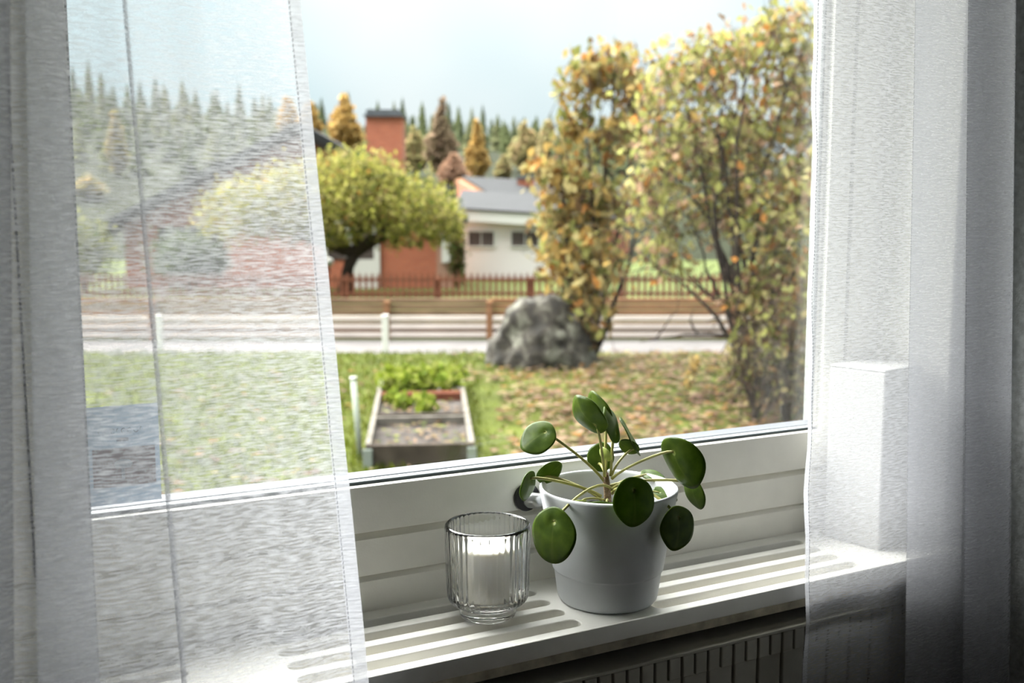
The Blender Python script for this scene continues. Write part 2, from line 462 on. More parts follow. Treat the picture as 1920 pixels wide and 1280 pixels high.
sill_me = bpy.data.meshes.new_from_object(tmp.evaluated_get(dg))
bpy.data.objects.remove(tmp)
sill = bpy.data.objects.new('sill_board', sill_me); COL.objects.link(sill)
sill_me.materials.clear(); sill_me.materials.append(M['sill_paint'])
sill.location = (0, 0, ZS - 0.0085 - BEV)
tag(sill, 'white painted window sill board with rows of long vent slots', 'window sill')

# ------------------------------------------------------------------ radiator under the sill
rad = tag(empty('radiator', (0.5, 0.9, 0.1)), 'old off-white radiator with ribbed top edge below the sill', 'radiator')
RO = Vector((0.5, 0.9, 0.1))
def rbox(name, a, b_, mat, bev=0.001):
    return box(name, Vector(a) - RO, Vector(b_) - RO, mat, rad, bev)
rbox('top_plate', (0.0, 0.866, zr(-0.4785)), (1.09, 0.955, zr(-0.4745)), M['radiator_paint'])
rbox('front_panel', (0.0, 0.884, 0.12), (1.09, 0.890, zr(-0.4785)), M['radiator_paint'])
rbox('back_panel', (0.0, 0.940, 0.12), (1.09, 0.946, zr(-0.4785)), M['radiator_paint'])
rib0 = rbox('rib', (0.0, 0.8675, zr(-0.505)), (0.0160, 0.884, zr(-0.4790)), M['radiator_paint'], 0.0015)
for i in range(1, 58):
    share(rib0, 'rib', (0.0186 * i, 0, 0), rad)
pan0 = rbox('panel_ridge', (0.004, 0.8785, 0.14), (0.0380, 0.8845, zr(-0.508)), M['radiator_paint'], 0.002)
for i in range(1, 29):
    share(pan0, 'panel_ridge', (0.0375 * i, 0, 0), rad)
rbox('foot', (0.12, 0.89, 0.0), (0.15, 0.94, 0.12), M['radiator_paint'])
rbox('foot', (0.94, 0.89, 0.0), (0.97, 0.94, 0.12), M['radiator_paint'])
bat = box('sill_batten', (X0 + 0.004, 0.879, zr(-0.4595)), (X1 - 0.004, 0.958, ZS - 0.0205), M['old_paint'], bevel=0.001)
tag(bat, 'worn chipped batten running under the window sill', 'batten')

# ------------------------------------------------------------------ flower pot and money plant
PC = Vector((0.6081, 0.9308, ZS))
pot = tag(empty('flower_pot', PC), 'pale grey ceramic flower pot flaring above a low ridge', 'flower pot')
prof = [(0.0005, 0.0), (0.0520, 0.0), (0.0545, 0.0012), (0.0568, 0.0045), (0.0580, 0.010), (0.0614, 0.0358), (0.0617, 0.0366), (0.0632, 0.0378), (0.0636, 0.0392), (0.0690, 0.075), (0.0770, 0.120),
        (0.0784, 0.1275), (0.0783, 0.1300), (0.0768, 0.1312), (0.0750, 0.1302), (0.0742, 0.1275), (0.0680, 0.090), (0.0600, 0.040), (0.056, 0.0150), (0.0005, 0.0140)]
MB().lathe(prof, 96).build('pot_body', M['ceramic'], pot, smooth=True)
rs = np.random.RandomState(3)
sv = MB().lathe([(0.0005, 0.098), (0.012, 0.0985), (0.026, 0.097), (0.042, 0.0985), (0.056, 0.0965), (0.0675, 0.0935)], 48)
sv.v = [(x, y, z + rs.uniform(-0.0016, 0.0016)) for x, y, z in sv.v]
sv.build('potting_soil', M['soil'], pot, smooth=True)

m, n, l, b = newmat('pilea_leaf')
tc = n.new('ShaderNodeTexCoord')
at = n.new('ShaderNodeAttribute'); at.attribute_name = 'attach'     # 1 at the stalk's pale dot, falling off outwards
ns = n.new('ShaderNodeTexNoise'); ns.inputs['Scale'].default_value = 90; l.new(tc.outputs['Object'], ns.inputs['Vector'])
rp = n.new('ShaderNodeValToRGB')
rp.color_ramp.elements[0].color = (0.040, 0.078, 0.006, 1); rp.color_ramp.elements[1].color = (0.085, 0.140, 0.012, 1)
rp.color_ramp.elements[0].position = 0.3; rp.color_ramp.elements[1].position = 0.7
l.new(ns.outputs['Fac'], rp.inputs['Fac'])
mxc = n.new('ShaderNodeMix'); mxc.data_type = 'RGBA'
l.new(at.outputs['Fac'], mxc.inputs['Factor']); l.new(rp.outputs[0], mxc.inputs['A']); mxc.inputs['B'].default_value = (0.45, 0.50, 0.14, 1)
l.new(mxc.outputs['Result'], b.inputs['Base Color'])
b.inputs['Roughness'].default_value = 0.38; b.inputs['Specular IOR Level'].default_value = 0.28
bp = n.new('ShaderNodeBump'); bp.inputs['Strength'].default_value = 0.15; bp.inputs['Distance'].default_value = 0.002
l.new(ns.outputs['Fac'], bp.inputs['Height']); l.new(bp.outputs[0], b.inputs['Normal'])
tl = n.new('ShaderNodeBsdfTranslucent'); tl.inputs['Color'].default_value = (0.15, 0.24, 0.012, 1)
ms = n.new('ShaderNodeMixShader'); ms.inputs[0].default_value = 0.22
l.new(b.outputs[0], ms.inputs[1]); l.new(tl.outputs[0], ms.inputs[2]); l.new(ms.outputs[0], n['Material Output'].inputs['Surface'])
M['pilea'] = m
M['pilea_young'] = plain('pilea_young_leaf', (0.33, 0.40, 0.09), 0.45, var=0.2, vscale=150)
M['petiole'] = plain('petiole', (0.28, 0.27, 0.075), 0.5, var=0.25, vscale=60)
M['plant_stem'] = plain('plant_stem', (0.17, 0.11, 0.055), 0.7, var=0.4, vscale=160, bump=0.4, bscale=300)

D0 = (PC - EYE).dot(FW) - 0.01
plant = tag(empty('money_plant', PC + Vector((0, 0, 0.097))), 'green houseplant with round glossy coin leaves growing in grey pot', 'plant')
PO = PC + Vector((0, 0, 0.097))
stem_base = Vector(PO) + Vector((0, 0, -0.008))
stem_top = pt(1136, 886, D0)
MB().tube([stem_base - PO, pt(1139, 925, D0) - PO, pt(1137, 905, D0) - PO, stem_top - PO], [0.0048, 0.0042, 0.0040, 0.0030], 12).build('stem', M['plant_stem'], plant, smooth=True)

def leaf(px, py, d, Lp, Wp, ang, sgn, start, cup=0.10, sag=0.006, fold=0.0, mat='pilea', pr=0.0016, curl=0.0):
    """one round leaf: centre pixel and depth offset, length and width in px, tip direction, stalk start (px, py, d)"""
    dep = D0 + d
    c = pt(px, py, dep)
    s = dep / FPX
    L, k = Lp * s, min(1.0, Wp / (0.93 * Lp))
    a = math.radians(ang)
    ax = (math.cos(a) * RT + math.sin(a) * UP)                       # towards the tip
    pw = (-math.sin(a) * RT + math.cos(a) * UP)
    sn = math.sqrt(max(0, 1 - k * k))
    nrm = (-FW * k + sgn * sn * pw).normalized()
    wd = nrm.cross(ax).normalized()
    R0 = L / 2
    vs, fs, att = [], [], []
    NR, NT = 9, 40
    at0 = -0.48                                                      # stalk joins off centre, away from the tip
    for i in range(NR + 1):
        q = i / NR
        for j in range(NT):
            t = 2 * math.pi * j / NT
            ex = math.cos(t)
            rad = 1.0 + 0.05 * max(0, ex) ** 6 + 0.012 * math.sin(5 * t + px) + 0.01 * math.sin(3 * t + py)
            wy = 0.93 * (1 - 0.10 * max(0, ex) ** 2)
            x0 = at0 * (1 - q) + q * ex * rad
            y0 = q * math.sin(t) * rad * wy
            h = -cup * (x0 * x0 + y0 * y0) + 0.06 * math.exp(-((x0 - at0) ** 2 + y0 * y0) / 0.05) * -1.0
            h += -fold * abs(y0) ** 1.5 + 0.025 * math.sin(4 * t + px * 0.3) * q * q - curl * max(0, x0) ** 2
            vs.append(c + R0 * (x0 * ax + y0 * wd + h * nrm) - PO)
            dd = math.hypot(x0 - at0, y0)
            att.append(max(0.0, 1 - dd / 0.10) ** 1.0 * 0.9 + 0.10 * math.exp(-(y0 / 0.025) ** 2) * (1 if x0 > at0 else 0))
    for i in range(NR):
        for j in range(NT):
            j2 = (j + 1) % NT
            fs.append((i*NT+j, i*NT+j2, (i+1)*NT+j2, (i+1)*NT+j) if i else (i*NT+j, (i+1)*NT+j2, (i+1)*NT+j))
    mb = MB().add(vs, fs)
    o = mb.build('leaf', M[mat], plant, smooth=True)
    me = o.data
    if len(me.vertices) == len(att):
        a_ = me.attributes.new('attach', 'FLOAT', 'POINT'); a_.data.foreach_set('value', att)
    so = o.modifiers.new('thickness', 'SOLIDIFY'); so.thickness = 0.0011; so.offset = 0
    # stalk
    A = c + R0 * (at0 * ax - (cup * at0 * at0 + 0.05) * nrm)
    S = pt(start[0], start[1], D0 + start[2])
    away = -nrm if (A - S).dot(nrm) > 0 else nrm
    mid = (S + A) / 2 + Vector((0, 0, sag))
    near = A + (-nrm) * 0.10 * (A - S).length
    cur = [S]
    for i in range(1, 10):
        t = i / 10
        p = ((1-t)**3) * S + 3 * ((1-t)**2) * t * (S * 0.55 + mid * 0.45 + Vector((0,0,sag))) + 3 * (1-t) * t * t * (near * 0.8 + mid * 0.2 + Vector((0,0,sag*0.5))) + t**3 * A
        cur.append(p)
    cur.append(A)
    MB().tube([p - PO for p in cur], [pr * 1.25] + [pr] * 9 + [pr * 0.9], 8).build('petiole', M['petiole'], o, smooth=True)
    return o

T = (1137, 893, 0.0)
leaf(1008, 819, -0.01, 72, 54, 215, -1, (1134, 903, 0.0), cup=0.12)
leaf(1100, 783, -0.025, 84, 46, 132, 1, (1134, 893, -0.004), cup=0.22, curl=0.15)
leaf(1122, 774, 0.012, 82, 30, 116, 1, (1134, 880, 0.003), cup=0.15)
leaf(1152, 795, -0.010, 71, 29, 109, -1, (1145, 892, 0.0), cup=0.2)
leaf(1184, 819, 0.010, 80, 11, 118, -1, (1147, 890, 0.004), cup=0.05, pr=0.0014)
leaf(1179, 839, 0.000, 40, 27, 152, 1, (1147, 889, -0.002), cup=0.15, pr=0.0013)
leaf(1126, 857, 0.052, 55, 50, 75, 1, (1137, 900, 0.004), cup=0.1)
leaf(1133, 853, -0.006, 29, 17, 120, 1, (1136, 885, 0.0), cup=0.3, mat='pilea_young', pr=0.0012)
leaf(1272, 871, -0.045, 106, 60, -62, -1, (1147, 897, -0.004), cup=0.16, fold=0.25)
leaf(1300, 923, 0.005, 66, 26, -72, -1, (1142, 911, 0.004), cup=0.10)
leaf(1190, 940, -0.092, 92, 81, -88, 1, (1148, 922, -0.010), cup=0.10, sag=0.004)
leaf(1036, 1003, -0.082, 104, 80, -93, -1, (1150, 920, -0.010), cup=0.10, sag=0.020)
leaf(1272, 990, -0.060, 83, 69, -94, 1, (1150, 915, -0.008), cup=0.10, sag=0.018)
leaf(1031, 887, 0.012, 54, 38, 38, -1, (1129, 938, -0.006), cup=0.10, sag=0.006)
leaf(992, 911, -0.040, 57, 27, -105, 1, (1127, 930, -0.010), cup=0.12, sag=0.006)
leaf(1247, 926, 0.018, 48, 22, -20, 1, (1146, 925, 0.004), cup=0.10)
leaf(1224, 890, 0.052, 46, 16, -12, 1, (1143, 918, 0.006), cup=0.08)
leaf(1126, 944, -0.050, 48, 12, 178, 1, (1140, 938, -0.010), cup=0.05, pr=0.0012, sag=0.002)
leaf(1083, 941, -0.040, 34, 9, 185, 1, (1137, 938, -0.008), cup=0.05, mat='pilea_young', pr=0.0012, sag=0.002)

# ------------------------------------------------------------------ ribbed glass with candle
GC = Vector((0.4625, 0.9456, ZS))
gl = tag(empty('candle_glass', GC), 'clear ribbed glass candle holder on the sill', 'candle holder')
NF = 44
def flute(r, z, w):
    if r < 0.0418 or z < 0.016 or z > 0.1012: return r
    k = min(1, (z - 0.016) / 0.006) * min(1, (0.1016 - z) / 0.003)
    return r * (1 + 0.022 * k * (abs(math.cos(w * NF / 2)) - 0.6))
gp = [(0.0004, 0.0), (0.0275, 0.0), (0.0300, 0.0015), (0.0312, 0.0050), (0.0316, 0.0125), (0.0340, 0.0150), (0.0400, 0.0172), (0.0430, 0.0205), (0.0443, 0.0250), (0.0450, 0.040),
      (0.0456, 0.060), (0.0462, 0.085), (0.0466, 0.0985), (0.0464, 0.1022), (0.0450, 0.1036), (0.0432, 0.1034), (0.0420, 0.1015), (0.0413, 0.0975), (0.0409, 0.070), (0.0404, 0.040), (0.0395, 0.028), (0.0370, 0.0225), (0.0300, 0.0205), (0.0004, 0.0200)]
def flute2(r, z, w):
    return flute(r, z, w) if r > 0.0425 else r
MB().lathe(gp, NF * 8, fr=flute2).build('glass_body', M['clear_glass'], gl, smooth=True)
cd = tag(empty('candle', GC + Vector((0, 0, 0.0208))), 'short white unlit candle inside the ribbed glass', 'candle')
MB().lathe([(0.0003, 0.0), (0.0270, 0.0), (0.0285, 0.0015), (0.0290, 0.004), (0.0290, 0.0550), (0.0284, 0.0572), (0.0265, 0.0582), (0.0180, 0.0574), (0.0040, 0.0570), (0.0003, 0.0570)], 64).build('wax_body', M['wax'], cd, smooth=True)
MB().tube([(0, 0, 0.055), (0.0003, 0, 0.059), (0.0012, 0.0006, 0.0635)], [0.0009, 0.0008, 0.0006], 8).build('wick', M['black_plastic'], cd, smooth=True)

# ------------------------------------------------------------------ white box at the end of the sill
bx = empty('white_box', (1.0144, 0.9048, ZS), math.radians(12))
tag(bx, 'plain white upright box on the sill behind the right curtain', 'box')
box('box_body', (0, 0, 0), (0.092, 0.082, 0.2365), M['card_white'], bx, 0.0025)
box('box_lid', (0.0, 0.0, 0.2360), (0.092, 0.082, 0.240), M['card_white'], bx, 0.0025)

# ------------------------------------------------------------------ curtains
ZB, ZC = 0.05, 2.36
def curtain(name, keys, wob, mat, hemw, label, seed, ends, ncol=None):
    root = tag(empty(name, (ony(keys[0][0], 640, keys[0][2]).x, 0.82, ZB)), label, 'curtain')
    O = root.location.copy()
    NZ = 90
    rr = random.Random(seed)
    ph = [rr.uniform(0, 6.28) for _ in range(8)]
    rows = []
    for iz in range(NZ + 1):
        z = ZB + (ZC - ZB) * iz / NZ
        P = []
        for (pa, pb, y) in keys:
            a, b_ = ony(pa, 0, y), ony(pb, 1280, y)
            t = (z - a.z) / (b_.z - a.z)
            te = t if t < 1.35 else 1.35 + 0.25 * (t - 1.35)
            te = te if te > -0.35 else -0.35 + 0.25 * (te + 0.35)
            P.append((a.x + (b_.x - a.x) * te, y))
        row = []
        for i in range(len(P) - 1):                      # Catmull-Rom through the fold points
            p0, p1, p2, p3 = P[max(i-1, 0)], P[i], P[i+1], P[min(i+2, len(P)-1)]
            ns_ = 14
            for s in range(ns_ + (1 if i == len(P) - 2 else 0)):
                t = s / ns_
                q = []
                for k in (0, 1):
                    tan1 = (p2[k] - p0[k]) * 0.42; tan2 = (p3[k] - p1[k]) * 0.42
                    if k == 0:                            # no overshoot sideways at a fold
                        tan1 = 0 if (p2[0]-p1[0]) * (p1[0]-p0[0]) <= 0 and 0 < i else tan1
                        tan2 = 0 if (p3[0]-p2[0]) * (p2[0]-p1[0]) <= 0 and i < len(P) - 2 else tan2
                    h1, h2 = 2*t**3 - 3*t**2 + 1, t**3 - 2*t**2 + t
                    h3, h4 = -2*t**3 + 3*t**2, t**3 - t**2
                    q.append(h1*p1[k] + h2*tan1 + h3*p2[k] + h4*tan2)
                row.append(q)
        rows.append((z, row))
    # cloth length along the middle row
    mid = rows[NZ // 2][1]
    arc = [0.0]
    for a, b_ in zip(mid, mid[1:]): arc.append(arc[-1] + math.hypot(b_[0]-a[0], b_[1]-a[1]))
    nc = len(mid)
    vs = []
    for z, row in rows:
        for j, (x, y) in enumerate(row):
            s = arc[j]
            dy = wob * (math.sin(s * 38 + ph[0] + z * 2.1) * 0.5 + math.sin(s * 71 + ph[1] - z * 5.3) * 0.3 + math.sin(z * 9 + ph[2] + s * 15) * 0.3)
            dx = ends * math.exp(-s / 0.02) * (math.sin(z * 26 + ph[3]) * 0.6 + math.sin(z * 57 + ph[4]) * 0.4)
            vs.append(Vector((x + dx, y + dy, z)) - O)
    fs = [(i*nc+j, i*nc+j+1, (i+1)*nc+j+1, (i+1)*nc+j) for i in range(NZ) for j in range(nc - 1)]
    o = MB().add(vs, fs).build('sheer_panel', mat, root, smooth=True)
    uv = o.data.uv_layers.new(name='UVMap')
    for lp in o.data.loops:
        i, j = divmod(lp.vertex_index, nc)
        uv.data[lp.index].uv = (arc[j], rows[i][0])
    # hem: a doubled strip along the free edge, a stitched line beside it
    hc = [0.0, hemw * 0.5, hemw]
    hv, st_ = [], MB()
    def along(row_i, s):
        for j in range(nc - 1):
            if arc[j+1] >= s:
                t = (s - arc[j]) / (arc[j+1] - arc[j])
                return vs[row_i*nc+j] * (1-t) + vs[row_i*nc+j+1] * t
        return vs[row_i*nc]
    off = Vector((0, -0.0009, 0))
    for i in range(NZ + 1):
        for s in hc: hv.append(along(i, s) + off)
    hf = [(i*3+j, i*3+j+1, (i+1)*3+j+1, (i+1)*3+j) for i in range(NZ) for j in range(2)]
    h = MB().add(hv, hf).build('hem', M['hem'], root, smooth=True)
    uv = h.data.uv_layers.new(name='UVMap')
    for lp in h.data.loops:
        i, j = divmod(lp.vertex_index, 3)
        uv.data[lp.index].uv = (hc[j], rows[i][0])
    step = 0.0042
    k = int((1.75 - 0.55) / step)
    for q in range(k):
        z = 0.55 + q * step
        fi = (z - ZB) / (ZC - ZB) * NZ
        i = int(fi); t = fi - i
        c = along(i, hemw * 0.90) * (1-t) + along(i+1, hemw * 0.90) * t + off * 1.6
        st_.obox(c, (0.00022, 0, 0), (0, 0.0002, 0), (0, 0, 0.0014))
    st_.build('stitching', M['thread'], h)
    return root

curtain('sheer_curtain', [(562, 691, .815), (520, 640, .818), (450, 570, .812), (382, 500, .820), (310, 425, .815), (239, 352, .816), (229, 340, .811), (237, 350, .822), (227, 338, .827),
                          (170, 260, .822), (96, 150, .824), (47, 71, .816), (80, 130, .806), (119, 188, .802), (60, 100, .796), (-15, 5, .800), (-45, -30, .792), (-10, 5, .785), (19, 27, .784), (-30, -20, .778), (-160, -140, .785)],
        0.0022, M['sheer_a'], 0.0115, 'white slubbed sheer curtain drawn across the garden view beside the candle glass', 11, 0.0004)
curtain('sheer_curtain', [(1526, 1507, .842), (1580, 1562, .846), (1650, 1630, .843), (1740, 1722, .846), (1817, 1798, .838), (1770, 1750, .829), (1714, 1697, .826), (1770, 1755, .820), (1850, 1838, .814), (1903, 1892, .812), (1860, 1845, .803),
                          (1816, 1806, .801), (1850, 1836, .796), (1895, 1880, .797), (1903, 1893, .806)],
        0.0016, M['sheer_b'], 0.0065, 'white sheer curtain hanging in folds in front of the white box', 23, 0.0034)
# curtain rod above the window
rod = tag(empty('curtain_rod', (0.5, 0.82, 2.40)), 'white curtain rod fixed above the window', 'curtain rod')
MB().tube([(-1.1, 0, 0), (0.69, 0, 0)], 0.012, 16).build('pole', M['white_paint'], rod, smooth=True)
for sx in (-0.95, 0.63):
    box('bracket', (sx - 0.01, -0.01, -0.01), (sx + 0.01, 0.08, 0.01), M['white_paint'], rod)

# ================================================================== THE GARDEN AND THE STREET
ALB = 0.385                                # outdoor albedos below are written light and brought down to natural values
def outdoor(name, col, *a_, **k_):
    k_.setdefault('spec', 0.08)
    return plain(name, tuple(c * ALB for c in col), *a_, **k_)
M['leaves'] = leafmat('autumn_leaves', 0.5)
M['bark'] = outdoor('bark', (0.085, 0.062, 0.048), 0.9, var=0.35, vscale=20, bump=0.5, bscale=40)
M['twig'] = outdoor('twig', (0.12, 0.085, 0.065), 0.9, var=0.3, vscale=20)
M['lawn'] = outdoor('lawn', (0.125, 0.15, 0.024), 0.95, var=0.35, vscale=1.6)
M['yard'] = outdoor('yard', (0.16, 0.20, 0.055), 0.95, var=0.3, vscale=0.6)
M['road'] = outdoor('road', (0.27, 0.25, 0.245), 0.9, var=0.12, vscale=1.5)
M['hill'] = outdoor('hill_ground', (0.035, 0.042, 0.016), 0.95, var=0.3, vscale=0.1)
M['old_wood'] = outdoor('weathered_wood', (0.30, 0.27, 0.23), 0.9, var=0.25, vscale=9, bump=0.2, bscale=30)
M['dark_wood'] = outdoor('dark_wood', (0.12, 0.095, 0.075), 0.9, var=0.3, vscale=9)
M['red_wood'] = outdoor('red_wood', (0.30, 0.10, 0.055), 0.85, var=0.2, vscale=8)
M['sleeper'] = outdoor('sleeper_wood', (0.52, 0.265, 0.14), 0.9, var=0.3, vscale=2.5, stretch=(1, 1, 6))
M['sleeper2'] = outdoor('sleeper_grey', (0.42, 0.27, 0.17), 0.9, var=0.3, vscale=2.5, stretch=(1, 1, 6))
M['pale_rail'] = outdoor('pale_rail', (1.35, 1.18, 1.08), 0.8, var=0.1, vscale=2)
M['fence_red'] = outdoor('fence_red_brown', (0.42, 0.16, 0.10), 0.85, var=0.25, vscale=3)
M['post_white'] = outdoor('post_white', (1.5, 1.48, 1.42), 0.6)
M['render_white'] = outdoor('garage_white', (1.62, 1.52, 1.50), 0.7, var=0.02, vscale=1)
M['fascia'] = outdoor('fascia_white', (1.5, 1.48, 1.42), 0.6)
M['roof'] = outdoor('roof_grey', (0.066, 0.067, 0.072), 0.7, var=0.15, vscale=2)
M['dark_soffit'] = outdoor('dark_soffit', (0.055, 0.045, 0.042), 0.8)
M['brick'] = brickmat('red_brick', (0.40, 0.115, 0.055), (0.32, 0.085, 0.042), (0.33, 0.19, 0.14), 2.2)
M['win_dark'] = outdoor('window_dark', (0.20, 0.16, 0.15), 0.15, var=0.3, vscale=3)
M['rock'] = None
m, n, l, b = newmat('lichen_rock')
tc = n.new('ShaderNodeTexCoord')
t1 = n.new('ShaderNodeTexNoise'); t1.inputs['Scale'].default_value = 4.5; t1.inputs['Detail'].default_value = 8; t1.inputs['Roughness'].default_value = 0.7
l.new(tc.outputs['Object'], t1.inputs['Vector'])
r1 = n.new('ShaderNodeValToRGB'); e = r1.color_ramp.elements
e[0].position = 0.42; e[0].color = (0.008, 0.0065, 0.004, 1); e[1].position = 0.62; e[1].color = (0.115, 0.112, 0.088, 1)
x = e.new(0.5); x.color = (0.022, 0.017, 0.011, 1)
l.new(t1.outputs['Fac'], r1.inputs['Fac']); l.new(r1.outputs[0], b.inputs['Base Color']); b.inputs['Roughness'].default_value = 0.95
M['rock'] = m

def patch(name, q, mat, label, z):         # flat ground: quads given in street coordinates
    mb = MB(); mb.add([street(u, v, z) for u, v in q], [tuple(range(len(q)))])
    return tag(mb.build(name, mat), label, kind='structure')

# lawn as a gently uneven grid
lw = MB(); NU, NV = 60, 40
U0, U1, V0, V1 = -16.0, 16.0, 1.6, 14.62
rs = np.random.RandomState(5)
for j in range(NV + 1):
    for i in range(NU + 1):
        q = street(U0 + (U1-U0)*i/NU, V0 + (V1-V0)*j/NV, GROUND + rs.uniform(-0.015, 0.015)); lw.v.append(tuple(q))
lw.f = [(j*(NU+1)+i, j*(NU+1)+i+1, (j+1)*(NU+1)+i+1, (j+1)*(NU+1)+i) for j in range(NV) for i in range(NU)]
tag(lw.build('lawn', M['lawn'], smooth=True), 'green lawn outside the window', kind='structure')
patch('road', [(-40, 14.55), (40, 14.55), (40, 16.3), (-40, 16.3)], M['road'], 'pale strip of road beyond the lawn', GROUND - 0.005)
patch('yard_ground', [(-120, 16.2), (120, 16.2), (120, 70), (-120, 70)], M['yard'], 'grassy ground around the houses across the road', GROUND - 0.01)
# base under the house side
patch('ground', [(-60, -30), (60, -30), (60, 14.6), (-60, 14.6)], M['lawn'], 'ground around the house', GROUND - 0.06)

# ------------------------------------------------------------------ leaf clouds
def leafcloud(name, P, size, pal, seed, parent=None, hang=0.3, mat='leaves', flat=0.0, vary=0.35, gain=1.15):
    r = np.random.RandomState(seed); P = np.asarray(P, float); N = len(P)
    d = r.normal(size=(N, 3)); d[:, 2] -= hang * 2; d /= np.linalg.norm(d, axis=1)[:, None]       # towards the tip
    nn = r.normal(size=(N, 3)); nn[:, 2] += flat * 4
    w = np.cross(d, nn); w /= np.linalg.norm(w, axis=1)[:, None] + 1e-9
    up = np.cross(w, d)
    s = size * (1 + vary * r.uniform(-1, 1, N))[:, None]
    if flat > 0.5:
        d[:, 2] *= 0.15; w[:, 2] *= 0.15
    base, tip = P - d * s * 0.55, P + d * s * 0.55
    lf, rg = P + w * s * 0.36 + up * s * 0.10, P - w * s * 0.36 + up * s * 0.10
    V = np.stack([base, rg, tip, lf], 1).reshape(-1, 3)
    me = bpy.data.meshes.new(name)
    idx = np.arange(N)[:, None] * 4
    F = np.concatenate([idx + np.array([[0, 1, 2]]), idx + np.array([[0, 2, 3]])], 1).reshape(-1, 3)
    me.vertices.add(len(V)); me.vertices.foreach_set('co', V.ravel())
    me.loops.add(F.size); me.loops.foreach_set('vertex_index', F.ravel().astype(np.int32))
    me.polygons.add(len(F)); me.polygons.foreach_set('loop_start', np.arange(0, F.size, 3, dtype=np.int32))
    me.update(calc_edges=True)
    pal = np.array(pal); pal[:, :3] *= ALB * gain
    wts = pal[:, 3] / pal[:, 3].sum()
    c = pal[r.choice(len(pal), N, p=wts), :3] * (1 + 0.22 * r.uniform(-1, 1, (N, 1)))
    ca = np.ones((N * 4, 4)); ca[:, :3] = np.repeat(c, 4, 0)
    at_ = me.attributes.new('leaf_colour', 'FLOAT_COLOR', 'POINT'); at_.data.foreach_set('color', ca.ravel())
    o = bpy.data.objects.new(name, me); COL.objects.link(o); me.materials.append(M[mat])
    if parent is not None: o.parent = parent
    return o
def lobes(L, n, seed, shell=0.55, clump=0, cr=0.3):     # points in ellipsoids (centre, radii), dense towards the surface
    r = np.random.RandomState(seed)
    vol = np.array([q[1][0] * q[1][1] * q[1][2] for q in L]) ** 0.8; vol /= vol.sum()
    out = []
    for (c, rad), f in zip(L, vol):
        k = int(n * f)
        kk = max(1, k // clump) if clump else k
        g = r.normal(size=(kk, 3)); g /= np.linalg.norm(g, axis=1)[:, None]
        q = (shell + (1 - shell) * r.uniform(0, 1, (kk, 1))) ** 0.7
        base = g * q
        loc = base[:, :1] * rad[0] * np.array(RT)[None] + base[:, 1:2] * rad[1] * np.array(HD)[None] + base[:, 2:] * rad[2] * np.array([[0, 0, 1.]])
        loc = loc + np.array(c)[None]
        if clump:
            loc = np.repeat(loc, clump, 0) + r.normal(size=(kk * clump, 3)) * cr * np.mean(rad)
        out.append(loc)
    return np.concatenate(out)
def branch(a, b_, r0, r1, bend, seed, n=8):
    r = random.Random(seed); a, b_ = Vector(a), Vector(b_)
    L = (b_ - a).length
    q, rad = [], []
    o1 = Vector((r.uniform(-1, 1), r.uniform(-1, 1), r.uniform(-0.2, 0.6))) * bend * L
    for i in range(n + 1):
        t = i / n
        p = a.lerp(b_, t) + o1 * math.sin(math.pi * t) + Vector((r.uniform(-1,1), r.uniform(-1,1), r.uniform(-1,1))) * 0.012 * L * (0 < i < n)
        q.append(p); rad.append(r0 + (r1 - r0) * t)
    return q, rad

GOLD, YEL, YG, OLV = (0.56, 0.375, 0.12), (0.64, 0.53, 0.23), (0.48, 0.48, 0.15), (0.26, 0.27, 0.08)
ORG, BRN, PNK, GRN = (0.60, 0.27, 0.07), (0.22, 0.13, 0.06), (0.62, 0.40, 0.26), (0.13, 0.19, 0.04)

# ------------------------------------------------------------------ ground litter and grass
r = np.random.RandomState(21)
N = 17000
v = r.uniform(6.2, 14.3, N); u = -4.5 + r.uniform(0, 1, N) ** 0.75 * (0.62 * v + 4.8)
keep = []
for i in range(N):
    pxu = 960 + u[i] / v[i] * 1867
    den = 0.10 if pxu < 880 else (0.45 if pxu < 960 else (0.92 if pxu > 1010 else 0.65))
    if v[i] > 12.5 and pxu < 1110: den *= 0.25
    b1 = (-1.5 < u[i] < -0.15 and 7.2 < v[i] < 11.4)
    if r.uniform() < den and not b1: keep.append(i)
P = np.array([street(u[i], v[i], GROUND + r.uniform(0.03, 0.085)) for i in keep])
o = leafcloud('fallen_leaves', P, 0.105, [(0.5, 0.25, 0.09, 2), (0.52, 0.35, 0.24, 3.5), (*BRN, 4.0), (0.50, 0.40, 0.22, 2.0), (*YEL, 0.5), (0.30, 0.17, 0.13, 3)], 8, hang=0.0, flat=1.0)
tag(o, 'carpet of brown and orange fallen leaves on the lawn', 'fallen leaves', kind='stuff')
N = 26000
v = r.uniform(6.0, 14.5, N); u = r.uniform(-0.56, 0.42, N) * v
gk = np.array([(960 + a / b_ * 1867 < 900 + 120 * (b_ > 12.4)) or r.uniform() < 0.10 for a, b_ in zip(u, v)])
u, v = u[gk], v[gk]; N = len(u)
P = np.array([street(a, b_, GROUND + 0.02) for a, b_ in zip(u, v)])
blade = np.random.RandomState(4)
V = np.empty((N, 3, 3)); hgt = blade.uniform(0.025, 0.075, N); an = blade.uniform(0, 6.28, N)
wv = np.stack([np.cos(an), np.sin(an), 0 * an], 1) * 0.012
V[:, 0] = P - wv; V[:, 1] = P + wv; V[:, 2] = P + np.stack([blade.normal(0, 0.02, N), blade.normal(0, 0.02, N), hgt], 1)
me = bpy.data.meshes.new('grass'); me.from_pydata([tuple(q) for q in V.reshape(-1, 3)], [], [(3*i, 3*i+1, 3*i+2) for i in range(N)])
ca = np.ones((N * 3, 4)); cc = np.array([(0.15, 0.20, 0.018), (0.19, 0.22, 0.024), (0.23, 0.22, 0.05), (0.09, 0.14, 0.014)])[blade.choice(4, N, p=[.35, .3, .15, .2])]
